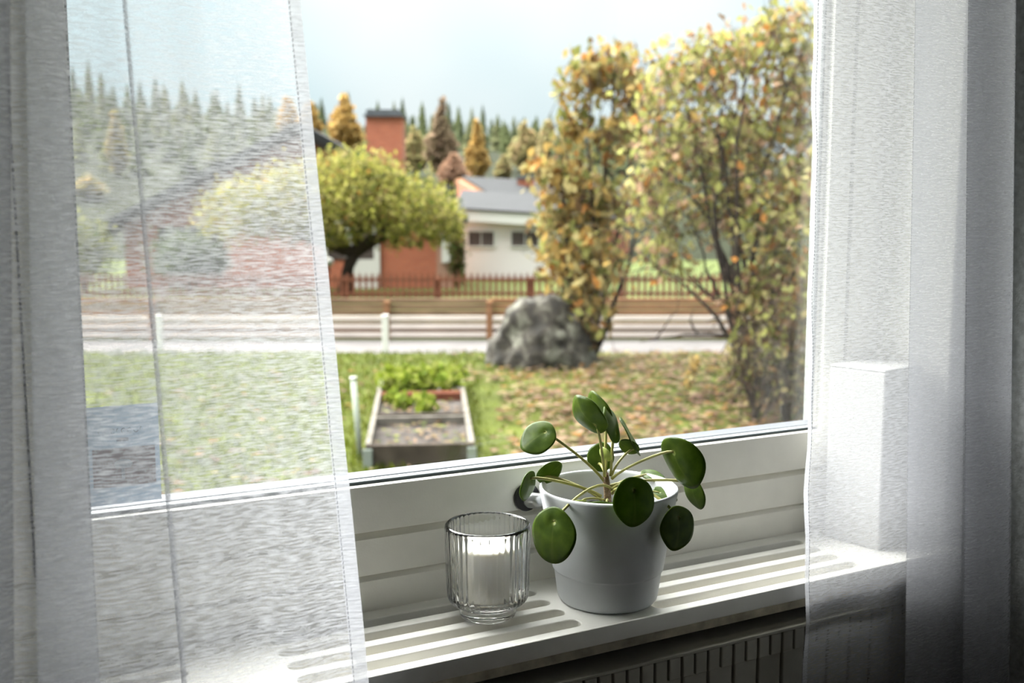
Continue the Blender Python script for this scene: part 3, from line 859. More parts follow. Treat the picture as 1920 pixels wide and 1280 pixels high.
ca[:, :3] = np.repeat(cc * ALB * 1.1 * (1 + 0.2 * blade.uniform(-1, 1, (N, 1))), 3, 0)
at_ = me.attributes.new('leaf_colour', 'FLOAT_COLOR', 'POINT'); at_.data.foreach_set('color', ca.ravel())
o = bpy.data.objects.new('grass', me); COL.objects.link(o); me.materials.append(M['leaves'])
tag(o, 'short green grass blades of the lawn', 'grass', kind='stuff')

# ------------------------------------------------------------------ raised vegetable bed
BZ = 0.20
A = onz(690, 832, GROUND + BZ); B = onz(885, 828, GROUND + BZ); C_ = onz(862, 697, GROUND + BZ); D_ = onz(718, 700, GROUND + BZ)
for q in (A, B, C_, D_): q.z = GROUND
bed = tag(empty('raised_bed', (A + B + C_ + D_) / 4), 'long weathered wooden raised bed with dark soil and green plants', 'raised bed')
BO = bed.location.copy()
def plank(name, a, b_, h0, h1, th, mat, extra=0.0):
    d = (b_ - a); L = d.length; d.normalize(); w = Vector((-d.y, d.x, 0))
    c = (a + b_) / 2 + Vector((0, 0, (h0 + h1) / 2))
    return MB().obox(c - BO, d * (L / 2 + extra), w * th / 2, Vector((0, 0, (h1 - h0) / 2))).build(name, mat, bed, bevel=0.006)
for (a, b_, mt) in ((A, D_, 'old_wood'), (B, C_, 'old_wood')):
    for s in range(3):
        plank('side_board', a.lerp(b_, s / 3 + 0.003), a.lerp(b_, (s + 1) / 3 - 0.003), 0.0, BZ, 0.045, M[mt])
plank('end_board', A, B, 0.0, BZ * 0.96, 0.045, M['dark_wood'], 0.02)
plank('end_board', D_, C_, 0.0, BZ, 0.045, M['old_wood'], 0.02)
for t, mt, h in ((0.30, 'old_wood', 0.97), (0.345, 'dark_wood', 0.95), (0.62, 'red_wood', 1.0), (0.655, 'red_wood', 0.98)):
    plank('cross_board', A.lerp(D_, t), B.lerp(C_, t), 0.0, BZ * h, 0.04, M[mt])
M['bracket'] = outdoor('corner_bracket', (0.42, 0.47, 0.42), 0.6)
for q in (A, B):
    MB().obox(q - BO + Vector((0, 0, 0.09)) - 0.03 * HD, 0.035 * RT, 0.012 * HD, Vector((0, 0, 0.075))).build('corner_bracket', M['bracket'], bed, bevel=0.004)
sb = MB(); rs = np.random.RandomState(9)
nx, ny = 10, 30
for j in range(ny + 1):
    for i in range(nx + 1):
        q = A.lerp(D_, j / ny).lerp(B.lerp(C_, j / ny), i / nx)
        sb.v.append(tuple(q - BO + Vector((0, 0, BZ * 0.62 + rs.uniform(-0.015, 0.015)))))
sb.f = [(j*(nx+1)+i, j*(nx+1)+i+1, (j+1)*(nx+1)+i+1, (j+1)*(nx+1)+i) for j in range(ny) for i in range(nx)]
sb.build('bed_soil', M['garden_soil'], bed, smooth=True)
P = []
rs = np.random.RandomState(31)
for _ in range(230):
    a, t = rs.uniform(0.05, 0.95), rs.uniform(0.0, 0.6)
    q = A.lerp(D_, t).lerp(B.lerp(C_, t), a); P.append((q.x, q.y, GROUND + BZ * 0.62 + rs.uniform(0.015, 0.04)))
o = leafcloud('bed_litter', np.array(P) - np.array(BO), 0.065, [(0.5, 0.36, 0.2, 3), (*PNK, 2), (*YG, 2), (*BRN, 2), (0.2, 0.26, 0.06, 2)], 12, parent=bed, hang=0, flat=1.0)
o['kind'] = 'stuff'
LET = [(0.38, 0.46, 0.06, 4), (0.29, 0.38, 0.04, 3), (0.48, 0.52, 0.12, 2), (0.18, 0.26, 0.03, 2)]
plants = [(0.72, 0.12), (0.75, 0.34), (0.78, 0.58), (0.74, 0.84), (0.90, 0.10), (0.92, 0.30), (0.94, 0.52), (0.92, 0.72), (0.90, 0.92), (0.50, 0.30), (0.52, 0.52), (0.42, 0.56), (0.56, 0.20)]
for k, (t, a) in enumerate(plants):
    q = A.lerp(D_, t).lerp(B.lerp(C_, t), a); q = Vector((q.x, q.y, GROUND + BZ * 0.62))
    big = 1.0 if t > 0.6 else 0.72
    where = 'at the far end of the raised bed' if t > 0.6 else 'in the middle of the raised bed'
    pl = tag(empty('lettuce_plant', q), 'bright green leafy vegetable plant ' + where, 'vegetable plant', 'leafy vegetables ' + where)
    pts = lobes([(Vector((0, 0, 0.10 * big)), (0.15 * big, 0.15 * big, 0.12 * big))], 70, 40 + k, shell=0.2)
    leafcloud('leaf_rosette', pts, 0.10 * big, LET, 60 + k, parent=pl, hang=-0.25)
    MB().tube([(0, 0, -0.02), (0.005, 0, 0.10 * big)], [0.012, 0.006], 6).build('stalk', M['petiole'], pl)
# slim pale post beside the bed
pp = onz(677, 862, GROUND); tp = pt(662, 706, (pp - EYE).dot(FW) - 0.02)
gp_ = tag(empty('garden_post', pp), 'slim pale green leaning post beside the raised bed', 'post')
MB().tube([Vector((0, 0, -0.05)), (tp - pp) * 0.97], 0.022, 12).build('shaft', outdoor('pale_green_paint', (0.62, 0.68, 0.58), 0.5), gp_, smooth=True)
MB().tube([(tp - pp) * 0.965, tp - pp], 0.026, 12).build('cap', M['post_white'], gp_, smooth=True)

# ------------------------------------------------------------------ boulder
bo_ = onz(1018, 693, GROUND)
import bmesh
bm = bmesh.new(); bmesh.ops.create_icosphere(bm, subdivisions=5, radius=1.0)
from mathutils import noise as mnoise
for vtx in bm.verts:
    p = vtx.co.copy()
    k = 1 + 0.22 * mnoise.noise(p * 1.3 + Vector((3, 1, 7))) + 0.13 * mnoise.noise(p * 3.3) + 0.07 * mnoise.noise(p * 8)
    q = p * k
    vtx.co = Vector((q.x * 0.70, q.y * 0.62, max(-0.25, q.z * (0.86 + 0.14 * max(-1, min(1, q.x))))))
me = bpy.data.meshes.new('boulder'); bm.to_mesh(me); bm.free()
me.polygons.foreach_set('use_smooth', [True] * len(me.polygons)); me.materials.append(M['rock'])
o = bpy.data.objects.new('boulder', me); COL.objects.link(o)
o.location = (bo_.x + 0.25, bo_.y + 0.45, GROUND + 0.05); o.rotation_euler = (0, 0, -YAW)
tag(o, 'large grey lichen-covered boulder standing on the lawn', 'boulder')

# ------------------------------------------------------------------ white boundary posts
for px, w in ((300, 'seen through the sheer curtain'), (723, 'in front of the pale rails')):
    q = onz(px, 660, GROUND)
    po = tag(empty('boundary_post', q, -YAW), 'short white boundary post at the lawn edge ' + w, 'post', 'white boundary posts')
    box('shaft', (-0.045, -0.045, -0.1), (0.045, 0.045, 0.53), M['post_white'], po, 0.006)
    MB().prism([(-0.05, -0.05, 0.53), (0.05, -0.05, 0.53), (0.05, 0.05, 0.53), (-0.05, 0.05, 0.53)], (0, 0, 0.025)).build('cap', M['post_white'], po, bevel=0.006)

# ------------------------------------------------------------------ timber wall with pale rails across the road
VW = 16.25
def zpx(py, d): return EYE.z + (pt(960, py, d) - EYE).z
dW = (street(0, VW, GROUND) - EYE).dot(FW)
tw = tag(empty('timber_wall', street(0, VW, GROUND), -YAW), 'low brown timber wall with three pale rails along the road', 'fence')
zt = zpx(559, dW) - GROUND
nb = 7
segs = [(-14, -9.9), (-9.9, -5.9), (-5.9, -2.05), (-2.05, -0.37), (-0.37, 3.6), (3.6, 7.6), (7.6, 14)]
rr = random.Random(2)
for (ua, ub) in segs:
    for k in range(nb):
        box('plank', (ua + 0.01, 0.10, zt * k / nb + 0.006), (ub - 0.01, 0.16 + rr.uniform(-0.01, 0.01), zt * (k + 1) / nb - 0.004), M['sleeper'] if rr.random() < 0.6 else M['sleeper2'], tw, 0.008)
    for py in (596, 611.5, 627):
        zc = zpx(py, dW) - GROUND
        box('pale_rail', (ua + 0.04, -0.02, zc - 0.040), (ub - 0.04, 0.02, zc + 0.040), M['pale_rail'], tw, 0.006)
for ub in [s_[1] for s_ in segs[:-1]]:
    box('wall_post', (ub - 0.05, -0.03, 0), (ub + 0.05, 0.10, zt * 0.94), M['sleeper'], tw, 0.008)

# ------------------------------------------------------------------ red-brown picket fence
VP = 25.9
dP = (street(0, VP, GROUND) - EYE).dot(FW)
pf = tag(empty('picket_fence', street(0, VP, GROUND), -YAW), 'red-brown picket fence in front of the houses', 'fence')
ph_ = zpx(511, dP) - GROUND
pk = MB().prism([(-0.034, 0, 0.03), (0.034, 0, 0.03), (0.034, 0, ph_ - 0.05), (0, 0, ph_), (-0.034, 0, ph_ - 0.05)], (0, 0.022, 0)).build('picket', M['fence_red'], pf)
pk.location = (-12.0, -0.04, 0)
for i in range(1, 150):
    share(pk, 'picket', (-12.0 + 0.161 * i, -0.04, rr.uniform(-0.01, 0.01)), pf)
for py in (524, 550):
    zc = zpx(py, dP) - GROUND
    box('rail', (-12.1, -0.018, zc - 0.04), (12.1, 0.02, zc + 0.04), M['fence_red'], pf)
for i in range(-5, 6):
    box('fence_post', (0.47 + i * 2.4 - 0.06, 0.02, -0.05), (0.47 + i * 2.4 + 0.06, 0.12, ph_ - 0.12), M['fence_red'], pf, 0.008)

# ------------------------------------------------------------------ white garage
dG = 36.0
def sp(px, py, d):                      # a pixel at depth d, in street coordinates (u, v, z)
    q = pt(px, py, d); e_ = Vector((q.x, q.y, 0))
    return (e_.dot(RT), e_.dot(HD), q.z)
g0 = sp(868, 520, dG); g1 = sp(1092, 520, dG)
gar = tag(empty('garage', street(g0[0], g0[1], GROUND), -YAW), 'white garage with two small dark windows and white fascia', 'garage')
W_ = g1[0] - g0[0]
ztl, ztr = sp(862, 412, dG)[2] - GROUND, sp(1092, 428, dG)[2] - GROUND
MB().prism([(0, 0, 0), (W_, 0, 0), (W_, 0, ztr), (0, 0, ztl)], (0, 6.0, 0)).build('wall', M['render_white'], gar)
MB().prism([(-0.25, 0, ztl - 0.02), (W_ + 0.3, 0, ztr - 0.02), (W_ + 0.3, 0, ztr + 0.37), (-0.25, 0, ztl + 0.37)], (0, 0.08, 0)).build('fascia', M['fascia'], gar).location.y = -0.35
MB().prism([(-0.3, -0.4, ztl + 0.37), (W_ + 0.35, -0.4, ztr + 0.37), (W_ + 0.35, 6.2, ztr + 1.25), (-0.3, 6.2, ztl + 1.25)], (0, 0, 0.06)).build('roof', M['roof'], gar)
for (xa, xb) in ((879, 926), (959, 1009)):
    a = sp(xa, 434, dG)[0] - g0[0]; c_ = sp(xb, 434, dG)[0] - g0[0]; za = sp(960, 461, dG)[2] - GROUND; zb_ = sp(960, 434, dG)[2] - GROUND
    wf = box('window', (a, -0.03, za), (c_, 0.02, zb_), M['win_dark'], gar)
    th = 0.05
    fm = MB().box((a - th, -0.06, za - th), (c_ + th, -0.02, za)).box((a - th, -0.06, zb_), (c_ + th, -0.02, zb_ + th)).box((a - th, -0.06, za), (a, -0.02, zb_)).box((c_, -0.06, za), (c_ + th, -0.02, zb_))
    fm.box(((a + c_) / 2 - 0.015, -0.06, za), ((a + c_) / 2 + 0.015, -0.02, zb_))
    fm.build('window_frame', M['fascia'], wf)

# ------------------------------------------------------------------ brick house with gable end
dH = 31.0
h0, h1 = sp(236, 500, dH), sp(850, 500, dH)
hs = tag(empty('brick_house', street(h0[0], h0[1], GROUND), -YAW), 'red brick house with a low grey gable roof behind the pruned tree', 'house')
def hx(px): return sp(px, 500, dH)[0] - h0[0]
def hz(py): return sp(960, py, dH)[2] - GROUND
HW = hx(850)
apx = hx(572); zap = hz(252)
zel, zer = zap - 0.50 * apx, zap - 0.56 * (HW - apx)
wl_ = MB().prism([(0, 0, 0), (HW, 0, 0), (HW, 0, zer), (apx, 0, zap), (0, 0, zel)], (0, 3.8, 0)).build('wall', M['brick'], hs)
wall_uv(wl_, Vector((1, 0.37, 0)))
for nm, x0_, z0_, x1_, z1_ in (('roof_slope', apx, zap, -0.75, zel - 0.375), ('roof_slope', apx, zap, HW + 0.3, zer - 0.168)):
    MB().prism([(x0_, -0.55, z0_ + 0.02), (x1_, -0.55, z1_ + 0.02), (x1_, -0.55, z1_ + 0.30), (x0_, -0.55, z0_ + 0.30)], (0, 4.5, 0)).build(nm, M['roof'], hs)
    MB().prism([(x0_, -0.62, z0_ - 0.12), (x1_, -0.62, z1_ - 0.12), (x1_, -0.62, z1_ + 0.06), (x0_, -0.62, z0_ + 0.06)], (0, 0.06, 0)).build('barge_board', M['dark_soffit'], hs)
def hbox(name, pa, pb, ya, yb_, y0, y1, mat, parent=None):
    return box(name, (hx(pa), y0, hz(yb_)), (hx(pb), y1, hz(ya)), mat, parent or hs)
hw = hbox('window', 612, 712, 418, 486, -0.03, 0.03, M['win_dark'])
for (pa, pb, ya, yb_) in ((650, 668, 415, 486), (702, 713, 415, 552), (608, 615, 415, 486), (608, 713, 412, 418)):
    hbox('window_frame', pa, pb, ya, yb_, -0.10, -0.02, M['fascia'], hw)
hbox('door_panel', 650, 702, 486, 552, -0.05, 0.02, M['fascia'])
hbox('downpipe', 829, 846, 440, 492, -0.20, -0.06, M['fascia'])
hbox('pier', 819, 849, 400, 552, -0.05, 0.0, M['brick'])
hbox('side_window', 300, 420, 425, 505, -0.04, 0.03, M['win_dark'])
chz = sp(960, 300, 33)[2] - GROUND
dK = 33.6
def kx(px): return sp(px, 500, dK)[0] - h0[0]
def kz(py): return sp(960, py, dK)[2] - GROUND
ch = MB().box((kx(690), 2.6, kz(360)), (kx(757), 3.6, kz(222))).build('chimney', M['brick'], hs)
ch.location = (0, 0, 0); wall_uv(ch, Vector((1, 0.37, 0)))
MB().box((kx(687), 2.5, kz(222)), (kx(760), 3.7, kz(218))).box((kx(691), 2.62, kz(218)), (kx(753), 3.5, kz(209))).build('chimney_cap', M['steel_dark'], ch)
# white globe lamp by the house
q = pt(617, 491, 29.5)
lampo = tag(empty('globe_lamp', Vector((q.x, q.y, GROUND))), 'white globe garden lamp beside the leaning tree trunk', 'lamp')
sph = MB().lathe([(0.001, -0.13)] + [(0.13 * math.cos(t), 0.13 * math.sin(t)) for t in np.linspace(-1.4, 1.4, 11)] + [(0.001, 0.13)], 24, (0, 0, q.z - GROUND))
sph.build('globe', M['post_white'], lampo, smooth=True)
MB().tube([(0, 0, 0), (0, 0, q.z - GROUND - 0.12)], 0.03, 8).build('pole', M['dark_wood'], lampo)

# ------------------------------------------------------------------ second house behind the garage
r0, r1_, e1, e0 = pt(866, 330, 58), pt(1180, 348, 70), pt(1180, 425, 62), pt(985, 402, 50)
hb = tag(empty('grey_roof_house', Vector((e0.x, e0.y, GROUND))), 'house with grey tiled roof and orange gable behind the garage', 'house')
HO = hb.location.copy()
MB().prism([p - HO for p in (r0, r1_, e1, e0)], (0, 0, -0.22)).build('roof', M['roof'], hb)
go = MB().prism([r0 - HO + Vector((0, 0, -0.25)), e0 - HO + Vector((0, 0, -0.25)), Vector((e0.x, e0.y, GROUND)) - HO, Vector((r0.x, r0.y, GROUND)) - HO], RT * -0.25).build('gable_wall', M['brick'], hb)
wall_uv(go, (e0 - r0).normalized())
fwl = MB().prism([e0 - HO + Vector((0, 0, -0.3)), e1 - HO + Vector((0, 0, -0.3)), Vector((e1.x, e1.y, GROUND)) - HO, Vector((e0.x, e0.y, GROUND)) - HO], HD * 0.2).build('front_wall', M['brick'], hb)
wall_uv(fwl, RT)
gb = pt(855, 336, 60)
MB().prism([p - HO for p in (pt(852, 336, 59), pt(866, 333, 58), pt(978, 402, 50), pt(960, 400, 51))], (0, 0, -0.3)).build('verge_board', outdoor('orange_verge', (0.46, 0.24, 0.12), 0.8), hb)
q = pt(986, 372, 60)
ch2 = MB().obox(q - HO, RT * 0.5, HD * 0.4, Vector((0, 0, 1.15))).build('chimney', M['brick'], hb); wall_uv(ch2, RT)
MB().obox(q - HO + Vector((0, 0, 1.22)), RT * 0.58, HD * 0.48, Vector((0, 0, 0.08))).build('chimney_cap', M['steel_dark'], ch2)

# ------------------------------------------------------------------ pruned tree in front of the brick house
def tree(name, label, cat, base, limbs, L, n, size, pal, seed, clump=6, cr=0.22, shell=0.5, hang=0.3, group=None, twigs=0, gain=1.15):
    t = tag(empty(name, base), label, cat, group)
    off = Vector(base)
    for k, (pts_, ra) in enumerate(limbs):
        MB().tube([Vector(p) - off for p in pts_], ra, 8).build('trunk' if k == 0 else 'branch', M['bark'], t, smooth=True)
    P = lobes([(Vector(c) - off, rd) for c, rd in L], n, seed, shell, clump, cr)
    if twigs:
        tw_ = MB(); r_ = random.Random(seed)
        for q in P[np.random.RandomState(seed).choice(len(P), twigs)]:
            a_ = Vector([float(x) for x in q]); d_ = Vector((r_.uniform(-1, 1), r_.uniform(-1, 1), r_.uniform(0.0, 1.6))).normalized() * r_.uniform(0.15, 0.5)
            tw_.tube([a_ - d_, a_ - d_ * 0.4 + Vector((r_.uniform(-.02, .02), 0, 0.01)), a_ + d_ * 0.3], [0.006, 0.0045, 0.0025], 3)
        tw_.build('twigs', M['twig'], t)['kind'] = 'stuff'
    P = P[P[:, 2] > 0.15]
    o = leafcloud('foliage', P, size, pal, seed + 1, parent=t, hang=hang, gain=gain)
    o['kind'] = 'stuff'
    return t
dT = 27.6
tb = onz(648, 549, GROUND); tb = pt(648, 549, dT); tb.z = GROUND
fork = pt(664, 478, dT)
limbs = [([tb, pt(650, 515, dT), pt(655, 495, dT), fork], [0.24, 0.19, 0.17, 0.15])]
for k, (x_, y_, d_) in enumerate(((700, 440, 27.2), (740, 415, 27), (600, 440, 27.4), (560, 400, 27.2), (650, 380, 27), (800, 400, 27.3), (480, 410, 27.4), (720, 350, 27.6))):
    limbs.append(branch(fork, pt(x_, y_, d_), 0.11, 0.03, 0.10, 100 + k))
L = [(pt(640, 372, dT), (2.0, 1.7, 1.15)), (pt(740, 385, dT), (1.55, 1.5, 1.05)), (pt(540, 385, dT), (1.6, 1.5, 1.0)), (pt(815, 408, dT), (0.85, 1.0, 0.72)), (pt(450, 395, dT), (1.2, 1.2, 0.85)), (pt(665, 330, dT), (1.3, 1.2, 0.65)),
     (pt(630, 430, dT - 0.6), (0.7, 0.6, 0.5)), (pt(760, 440, dT - 0.6), (0.6, 0.6, 0.42)), (pt(845, 425, dT), (0.4, 0.5, 0.45))]
tree('pruned_tree', 'low rounded yellow-green tree with dark trunk before the brick house', 'tree', tb, limbs, L, 15000, 0.125, [(0.62, 0.60, 0.13, 5), (*OLV, 2.5), (0.72, 0.66, 0.20, 4), (*GRN, 1.6), (*YEL, 2.0), (*ORG, 0.3)], 300, clump=6, cr=0.13, shell=0.45)
# shrubs at the houses
def shrub(px0, px1, y0, y1, d, n, size, pal, seed, label, stems=5, dens_shell=0.2):
    bq = pt((px0 + px1) / 2, y1, d); bq.z = GROUND
    w = (px1 - px0) / 2 * d / FPX; zt_ = pt((px0 + px1) / 2, y0, d).z; zb_ = max(GROUND, pt((px0 + px1) / 2, y1, d).z)
    c = Vector((bq.x, bq.y, (zt_ + zb_) / 2))
    lm = [branch(bq, c + Vector((random.Random(seed + k).uniform(-w, w) * 0.6, 0, (zt_ - zb_) * 0.3)), 0.02 * w + 0.01, 0.008, 0.1, seed + k) for k in range(stems)]
    return tree('shrub', label, 'shrub', bq, lm, [(c, (w, w * 0.8, (zt_ - zb_) / 2))], n, size, pal, seed, clump=4, cr=0.15, shell=dens_shell)
shrub(843, 873, 420, 540, 30.0, 700, 0.12, [(*OLV, 4), (*GRN, 3), (*BRN, 2)], 410, 'slim olive shrub between brick wall and white garage')
shrub(285, 435, 432, 545, 28.5, 2600, 0.13, [(*GRN, 5), (0.09, 0.13, 0.03, 4), (*OLV, 1)], 420, 'dark green bush behind the picket fence seen through the curtain')
shrub(100, 220, 400, 545, 29.0, 1800, 0.13, [(*OLV, 4), (*YG, 3), (*GRN, 2)], 430, 'olive bush beside the brick house seen through the curtain')

# ------------------------------------------------------------------ autumn shrubs at the right
MIX1 = [(*GOLD, 4), (*YEL, 4), (*ORG, 1.2), (*BRN, 1.2), (*OLV, 1.6), (*YG, 1.6)]
MIX2 = [(*YG, 4.5), (0.62, 0.55, 0.24, 4.0), (*GOLD, 1.0), (*PNK, 2.6), (*OLV, 1.6), (*BRN, 1.4), (*ORG, 0.7)]
MIX3 = [(*YG, 4.0), (0.5, 0.5, 0.13, 3), (*OLV, 2.5), (*BRN, 1.8), (*YEL, 1.5)]
dA = 13.6
ba = pt(1105, 690, dA); ba.z = GROUND
limbs = []
for k, (x_, y_) in enumerate(((1165, 95), (1100, 130), (1215, 350), (1070, 330), (1050, 250), (1130, 250), (1185, 200), (1030, 430), (1150, 420))):
    p_, r_ = branch(ba + RT * rng.uniform(-0.2, 0.2), pt(x_, y_, dA + rng.uniform(-0.5, 0.5)), 0.045 if k else 0.06, 0.008, 0.08, 500 + k, 9)
    limbs.append((p_, r_))
L = [(pt(1150, 130, dA), (0.42, 0.45, 0.40)), (pt(1095, 150, dA), (0.36, 0.4, 0.42)), (pt(1195, 190, dA), (0.35, 0.4, 0.5)), (pt(1075, 235, dA), (0.30, 0.4, 0.30)), (pt(1160, 250, dA), (0.45, 0.45, 0.35)),
     (pt(1060, 330, dA), (0.48, 0.5, 0.45)), (pt(1120, 380, dA), (0.55, 0.5, 0.55)), (pt(1050, 420, dA), (0.38, 0.5, 0.45)), (pt(1110, 490, dA - .3), (0.55, 0.5, 0.55)), (pt(1045, 500, dA), (0.25, 0.4, 0.35)), (pt(1095, 585, dA - .3), (0.38, 0.4, 0.5))]
tree('golden_shrub', 'tall golden orange leaved shrub rising behind the boulder', 'shrub', ba, limbs, L, 3000, 0.135, MIX1, 520, clump=5, cr=0.22, shell=0.05, hang=0.6, twigs=330, gain=1.4)
dB = 10.8
bb_ = pt(1395, 748, dB); bb_.z = GROUND
limbs = []
tops = ((1250, 130), (1300, 190), (1330, 60), (1400, 80), (1470, 30), (1520, 60), (1240, 300), (1290, 380), (1350, 330), (1440, 250), (1500, 330), (1560, 200), (1210, 480), (1280, 500), (1600, 380), (1540, 480), (1200, 640))
for k, (x_, y_) in enumerate(tops):
    s_ = bb_ + RT * rng.uniform(-0.25, 0.25) + HD * rng.uniform(-0.2, 0.2)
    if k % 3: s_ = Vector((bb_.x, bb_.y, GROUND + rng.uniform(0.4, 0.9))) + RT * rng.uniform(-0.1, 0.1)
    p_, r_ = branch(s_, pt(x_, y_, dB + rng.uniform(-0.9, 0.9)), 0.04 if k % 3 == 0 else 0.026, 0.006, 0.10, 600 + k, 10)
    limbs.append((p_, r_))
    for j in range(3):
        i0 = rng.randint(4, 9)
        q = p_[i0] + Vector((rng.uniform(-1, 1), rng.uniform(-1, 1), rng.uniform(-0.2, 0.9))) * 0.45
        limbs.append(branch(p_[i0], q, 0.010, 0.004, 0.1, 700 + k * 3 + j, 5))
L = [(pt(1250, 160, dB), (0.42, 0.6, 0.42)), (pt(1320, 130, dB), (0.40, 0.6, 0.42)), (pt(1390, 100, dB), (0.40, 0.6, 0.40)), (pt(1460, 60, dB), (0.42, 0.6, 0.35)), (pt(1510, 140, dB), (0.5, 0.6, 0.55)),
     (pt(1270, 270, dB), (0.50, 0.7, 0.45)), (pt(1360, 270, dB), (0.5, 0.7, 0.5)), (pt(1450, 240, dB), (0.5, 0.7, 0.5)), (pt(1230, 380, dB + .4), (0.4, 0.6, 0.4)), (pt(1330, 390, dB + .3), (0.5, 0.7, 0.4)),
     (pt(1430, 390, dB - .3), (0.5, 0.7, 0.45)), (pt(1510, 350, dB - .3), (0.5, 0.7, 0.5)), (pt(1470, 480, dB - .4), (0.42, 0.5, 0.40)), (pt(1520, 540, dB - .4), (0.35, 0.5, 0.5)), (pt(1420, 570, dB - .4), (0.35, 0.4, 0.35)),
     (pt(1580, 300, dB), (0.6, 0.7, 0.9)), (pt(1600, 520, dB), (0.5, 0.6, 0.6)), (pt(1250, 480, dB + .3), (0.35, 0.4, 0.3))]
tree('autumn_shrub', 'large loose autumn shrub with many grey stems beside the window', 'shrub', bb_, limbs, L, 6600, 0.100, MIX2, 820, clump=5, cr=0.22, shell=0.05, hang=0.5, twigs=1100, gain=1.55)
dC = 9.3
bc = pt(1470, 800, dC); bc.z = GROUND
limbs = [branch(bc + RT * rng.uniform(-0.35, 0.45), pt(x_, y_, dC + rng.uniform(-.3, .3)), 0.022, 0.006, 0.06, 900 + k, 8) for k, (x_, y_) in enumerate(((1400, 640), (1430, 600), (1450, 560), (1480, 590), (1500, 520), (1520, 560), (1540, 620), (1380, 690), (1420, 680), (1560, 560), (1490, 660), (1515, 690)))]
L = [(pt(1440, 640, dC), (0.33, 0.35, 0.32)), (pt(1510, 620, dC), (0.35, 0.4, 0.45)), (pt(1400, 700, dC), (0.25, 0.3, 0.22)), (pt(1500, 740, dC), (0.40, 0.4, 0.22)), (pt(1560, 680, dC), (0.4, 0.4, 0.5))]
tree('dark_shrub', 'low dark twiggy shrub with few yellow leaves near the window', 'shrub', bc, limbs, L, 1500, 0.08, [(*BRN, 4), (0.10, 0.075, 0.045, 4), (*OLV, 2.5), (*YG, 2.0), (*YEL, 0.8)], 930, clump=3, cr=0.25, shell=0.1, hang=0.6, twigs=350)
# small yellow sapling in the leaf litter
ys = pt(1290, 735, 10.4); ys.z = GROUND
tree('yellow_sapling', 'small bright yellow sapling standing in the fallen leaves', 'sapling', ys, [branch(ys, pt(1305, 672, 10.4), 0.008, 0.004, 0.1, 950)], [(pt(1303, 684, 10.4), (0.07, 0.07, 0.10)), (pt(1290, 712, 10.4), (0.05, 0.05, 0.10))], 60, 0.075, [(0.75, 0.50, 0.16, 3), (*YEL, 2)], 951, clump=0, shell=0.1)

# ------------------------------------------------------------------ wooded hill
hl = MB()
def hill_z(u, v):
    t = max(0.0, v - 62) / 150
    s = 1 - 0.0031 * (u + 20)                     # higher to the left
    return GROUND - 0.02 + max(0.5, min(1.5, s)) * 21.5 * (t ** 0.8) if t > 0 else GROUND - 0.02
NU, NV = 40, 16
for j in range(NV + 1):
    for i in range(NU + 1):
        u_, v_ = -170 + 340 * i / NU, 60 + 190 * j / NV
        hl.v.append(tuple(street(u_, v_, hill_z(u_, v_))))
hl.f = [(j*(NU+1)+i, j*(NU+1)+i+1, (j+1)*(NU+1)+i+1, (j+1)*(NU+1)+i) for j in range(NV) for i in range(NU)]
tag(hl.build('hill', M['hill'], smooth=True), 'wooded hillside behind the houses', kind='structure')
def conifer(seed):
    r_ = random.Random(seed); mb = MB()
    H_ = 11.0; tiers = 9
    mb.tube([(0, 0, 0), (0, 0, H_ * 0.6)], [0.22, 0.08], 6)
    for k in range(tiers):
        z0 = 1.0 + (H_ - 2.0) * k / tiers; rad = (1.9 * (1 - k / tiers) ** 0.85 + 0.18) * r_.uniform(0.8, 1.15); z1 = z0 + (H_ / tiers) * 1.75
        nn_ = 11; b0 = len(mb.v); a0 = r_.uniform(0, 6)
        mb.v.append((0, 0, min(H_, z1)))
        for j in range(nn_):
            w = a0 + 2 * math.pi * j / nn_; q = rad * (1.0 if j % 2 else 0.62) * r_.uniform(0.85, 1.15)
            mb.v.append((q * math.cos(w), q * math.sin(w), z0 - 0.35 * (j % 2) + r_.uniform(-0.15, 0.15)))
        for j in range(nn_): mb.f.append((b0, b0 + 1 + j, b0 + 1 + (j + 1) % nn_))
    return mb
M['spruce'] = [outdoor('spruce_green', (0.20, 0.235, 0.095), 0.9, var=0.35, vscale=0.8), outdoor('pine_olive', (0.27, 0.28, 0.13), 0.9, var=0.35, vscale=0.8), outdoor('spruce_dark', (0.15, 0.18, 0.085), 0.9, var=0.3, vscale=0.8)]
protos = []
rr = random.Random(77)
k = 0
TLX, TLY = [-200, 150, 230, 400, 600, 750, 850, 950, 1050, 1400], [105, 132, 156, 168, 186, 204, 212, 220, 240, 264]
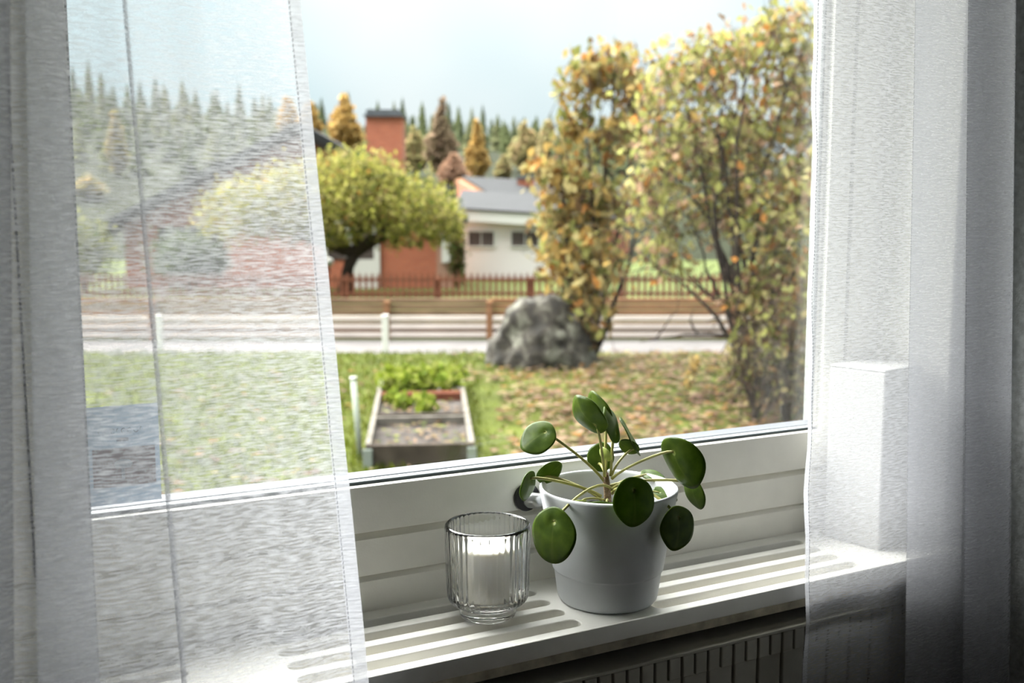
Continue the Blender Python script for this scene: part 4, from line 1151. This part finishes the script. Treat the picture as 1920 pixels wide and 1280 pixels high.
for row, (v_, n_, dy0, dy1) in enumerate(((105, 40, 80, 140), (130, 48, 50, 100), (158, 50, 22, 64), (186, 58, 0, 34), (214, 66, -26, 10))):
    for i in range(n_):
        u_ = (-0.60 + 0.86 * (i + rr.uniform(-0.2, 0.2)) / n_) * v_
        vv = v_ + (6 if i % 2 else -6) + rr.uniform(-2, 2)
        pxu = 960 + u_ / v_ * 1867
        if row == 0 and 560 < pxu < 1050 and rr.random() < 0.6: continue
        loc = street(u_, vv, 0); loc.z = hill_z(u_, vv) - 0.3
        d_ = (loc - EYE).dot(FW)
        ztop = pt(pxu, float(np.interp(pxu, TLX, TLY)) + rr.uniform(dy0, dy1), d_).z
        s_ = min(1.3, max(0.45, (ztop - loc.z) / 11.0))
        kk = k % 6
        if kk >= len(protos):
            o = conifer(kk + 5).build('conifer', M['spruce'][kk % 3]); protos.append(o); o.location = loc; o.rotation_euler = (0, 0, rr.uniform(0, 6))
        else:
            o = share(protos[kk], 'conifer', loc, None, (0, 0, rr.uniform(0, 6)))
        w_ = rr.uniform(0.85, 1.1) * (0.55 + 0.45 * s_); o.scale = (w_, w_, s_)
        tag(o, 'dark green conifer among many on the far hillside', 'conifer', 'conifers on the far hillside')
        k += 1
def birch(px, ytop, ybot, wpx, d, pal, seed, label, n=700, shape=1.0):
    u_ = (px - 960) / FPX * d
    v_ = d / math.cos(PITCH)
    base = street(u_, v_, hill_z(u_, v_))
    zt_, zb_ = pt(px, ytop, d).z, pt(px, ybot, d).z
    zb_ = max(zb_, base.z + 0.3)
    w = wpx / 2 * d / FPX; h_ = (zt_ - zb_) / 2
    c = Vector((base.x, base.y, (zt_ + zb_) / 2))
    base.z = min(base.z, zb_ - 0.5)
    r_ = random.Random(seed)
    L = [(c + Vector((r_.uniform(-.12, .12) * w, 0, h_ * (-0.72 + 0.29 * i))), (w * f_ * (1 if i < 3 else shape), w * f_, h_ * 0.30)) for i, f_ in enumerate((0.80, 1.0, 0.92, 0.74, 0.52, 0.30))]
    tree('birch', label, 'tree', base, [([base, c, c + Vector((0, 0, h_ * 0.8))], [0.18, 0.1, 0.03])], L, int(n * 1.5), 0.0060 * d, pal, seed, clump=0, shell=0.25)
AU1 = [(0.95, 0.62, 0.20, 4), (1.0, 0.70, 0.28, 3), (0.80, 0.48, 0.16, 2)]
AU2 = [(0.46, 0.34, 0.22, 3), (0.54, 0.38, 0.26, 3), (0.36, 0.28, 0.16, 2)]
AU3 = [(0.72, 0.60, 0.28, 3), (0.58, 0.53, 0.24, 3), (0.76, 0.56, 0.30, 2)]
AU4 = [(0.78, 0.48, 0.33, 3), (0.66, 0.40, 0.26, 2)]
birch(586, 192, 262, 44, 95, AU1, 1000, 'orange autumn tree at the edge of the curtain above the house roof')
birch(652, 182, 285, 66, 90, AU1, 1010, 'broad golden autumn tree just left of the brick chimney', 1100)
birch(778, 240, 320, 60, 100, AU3, 1020, 'pale olive tree just right of the brick chimney')
birch(828, 184, 330, 66, 92, AU2, 1030, 'tall brown half-bare tree on the hillside', 900, 0.7)
birch(895, 228, 338, 46, 88, AU1, 1040, 'narrow pointed golden birch on the hillside', 1100, 0.8)
birch(850, 288, 345, 60, 75, AU4, 1050, 'reddish bushy tree below the tall brown tree')
birch(944, 292, 345, 30, 96, AU3, 1060, 'small olive yellow tree beside the pointed golden birch')
birch(985, 232, 320, 64, 110, AU3, 1070, 'pale yellow tree right of the pointed birch')
birch(1030, 226, 330, 60, 105, AU3, 1080, 'pale yellow-green tree next to the golden shrub', 800)
birch(545, 185, 250, 40, 100, AU1, 1090, 'orange tree seen through the curtain above the roof ridge')
birch(225, 210, 330, 40, 95, AU3, 1100, 'yellowish tree seen through the curtain left of the house')
birch(170, 330, 430, 70, 80, AU3, 1110, 'low yellow tree seen through the curtain at the far left')
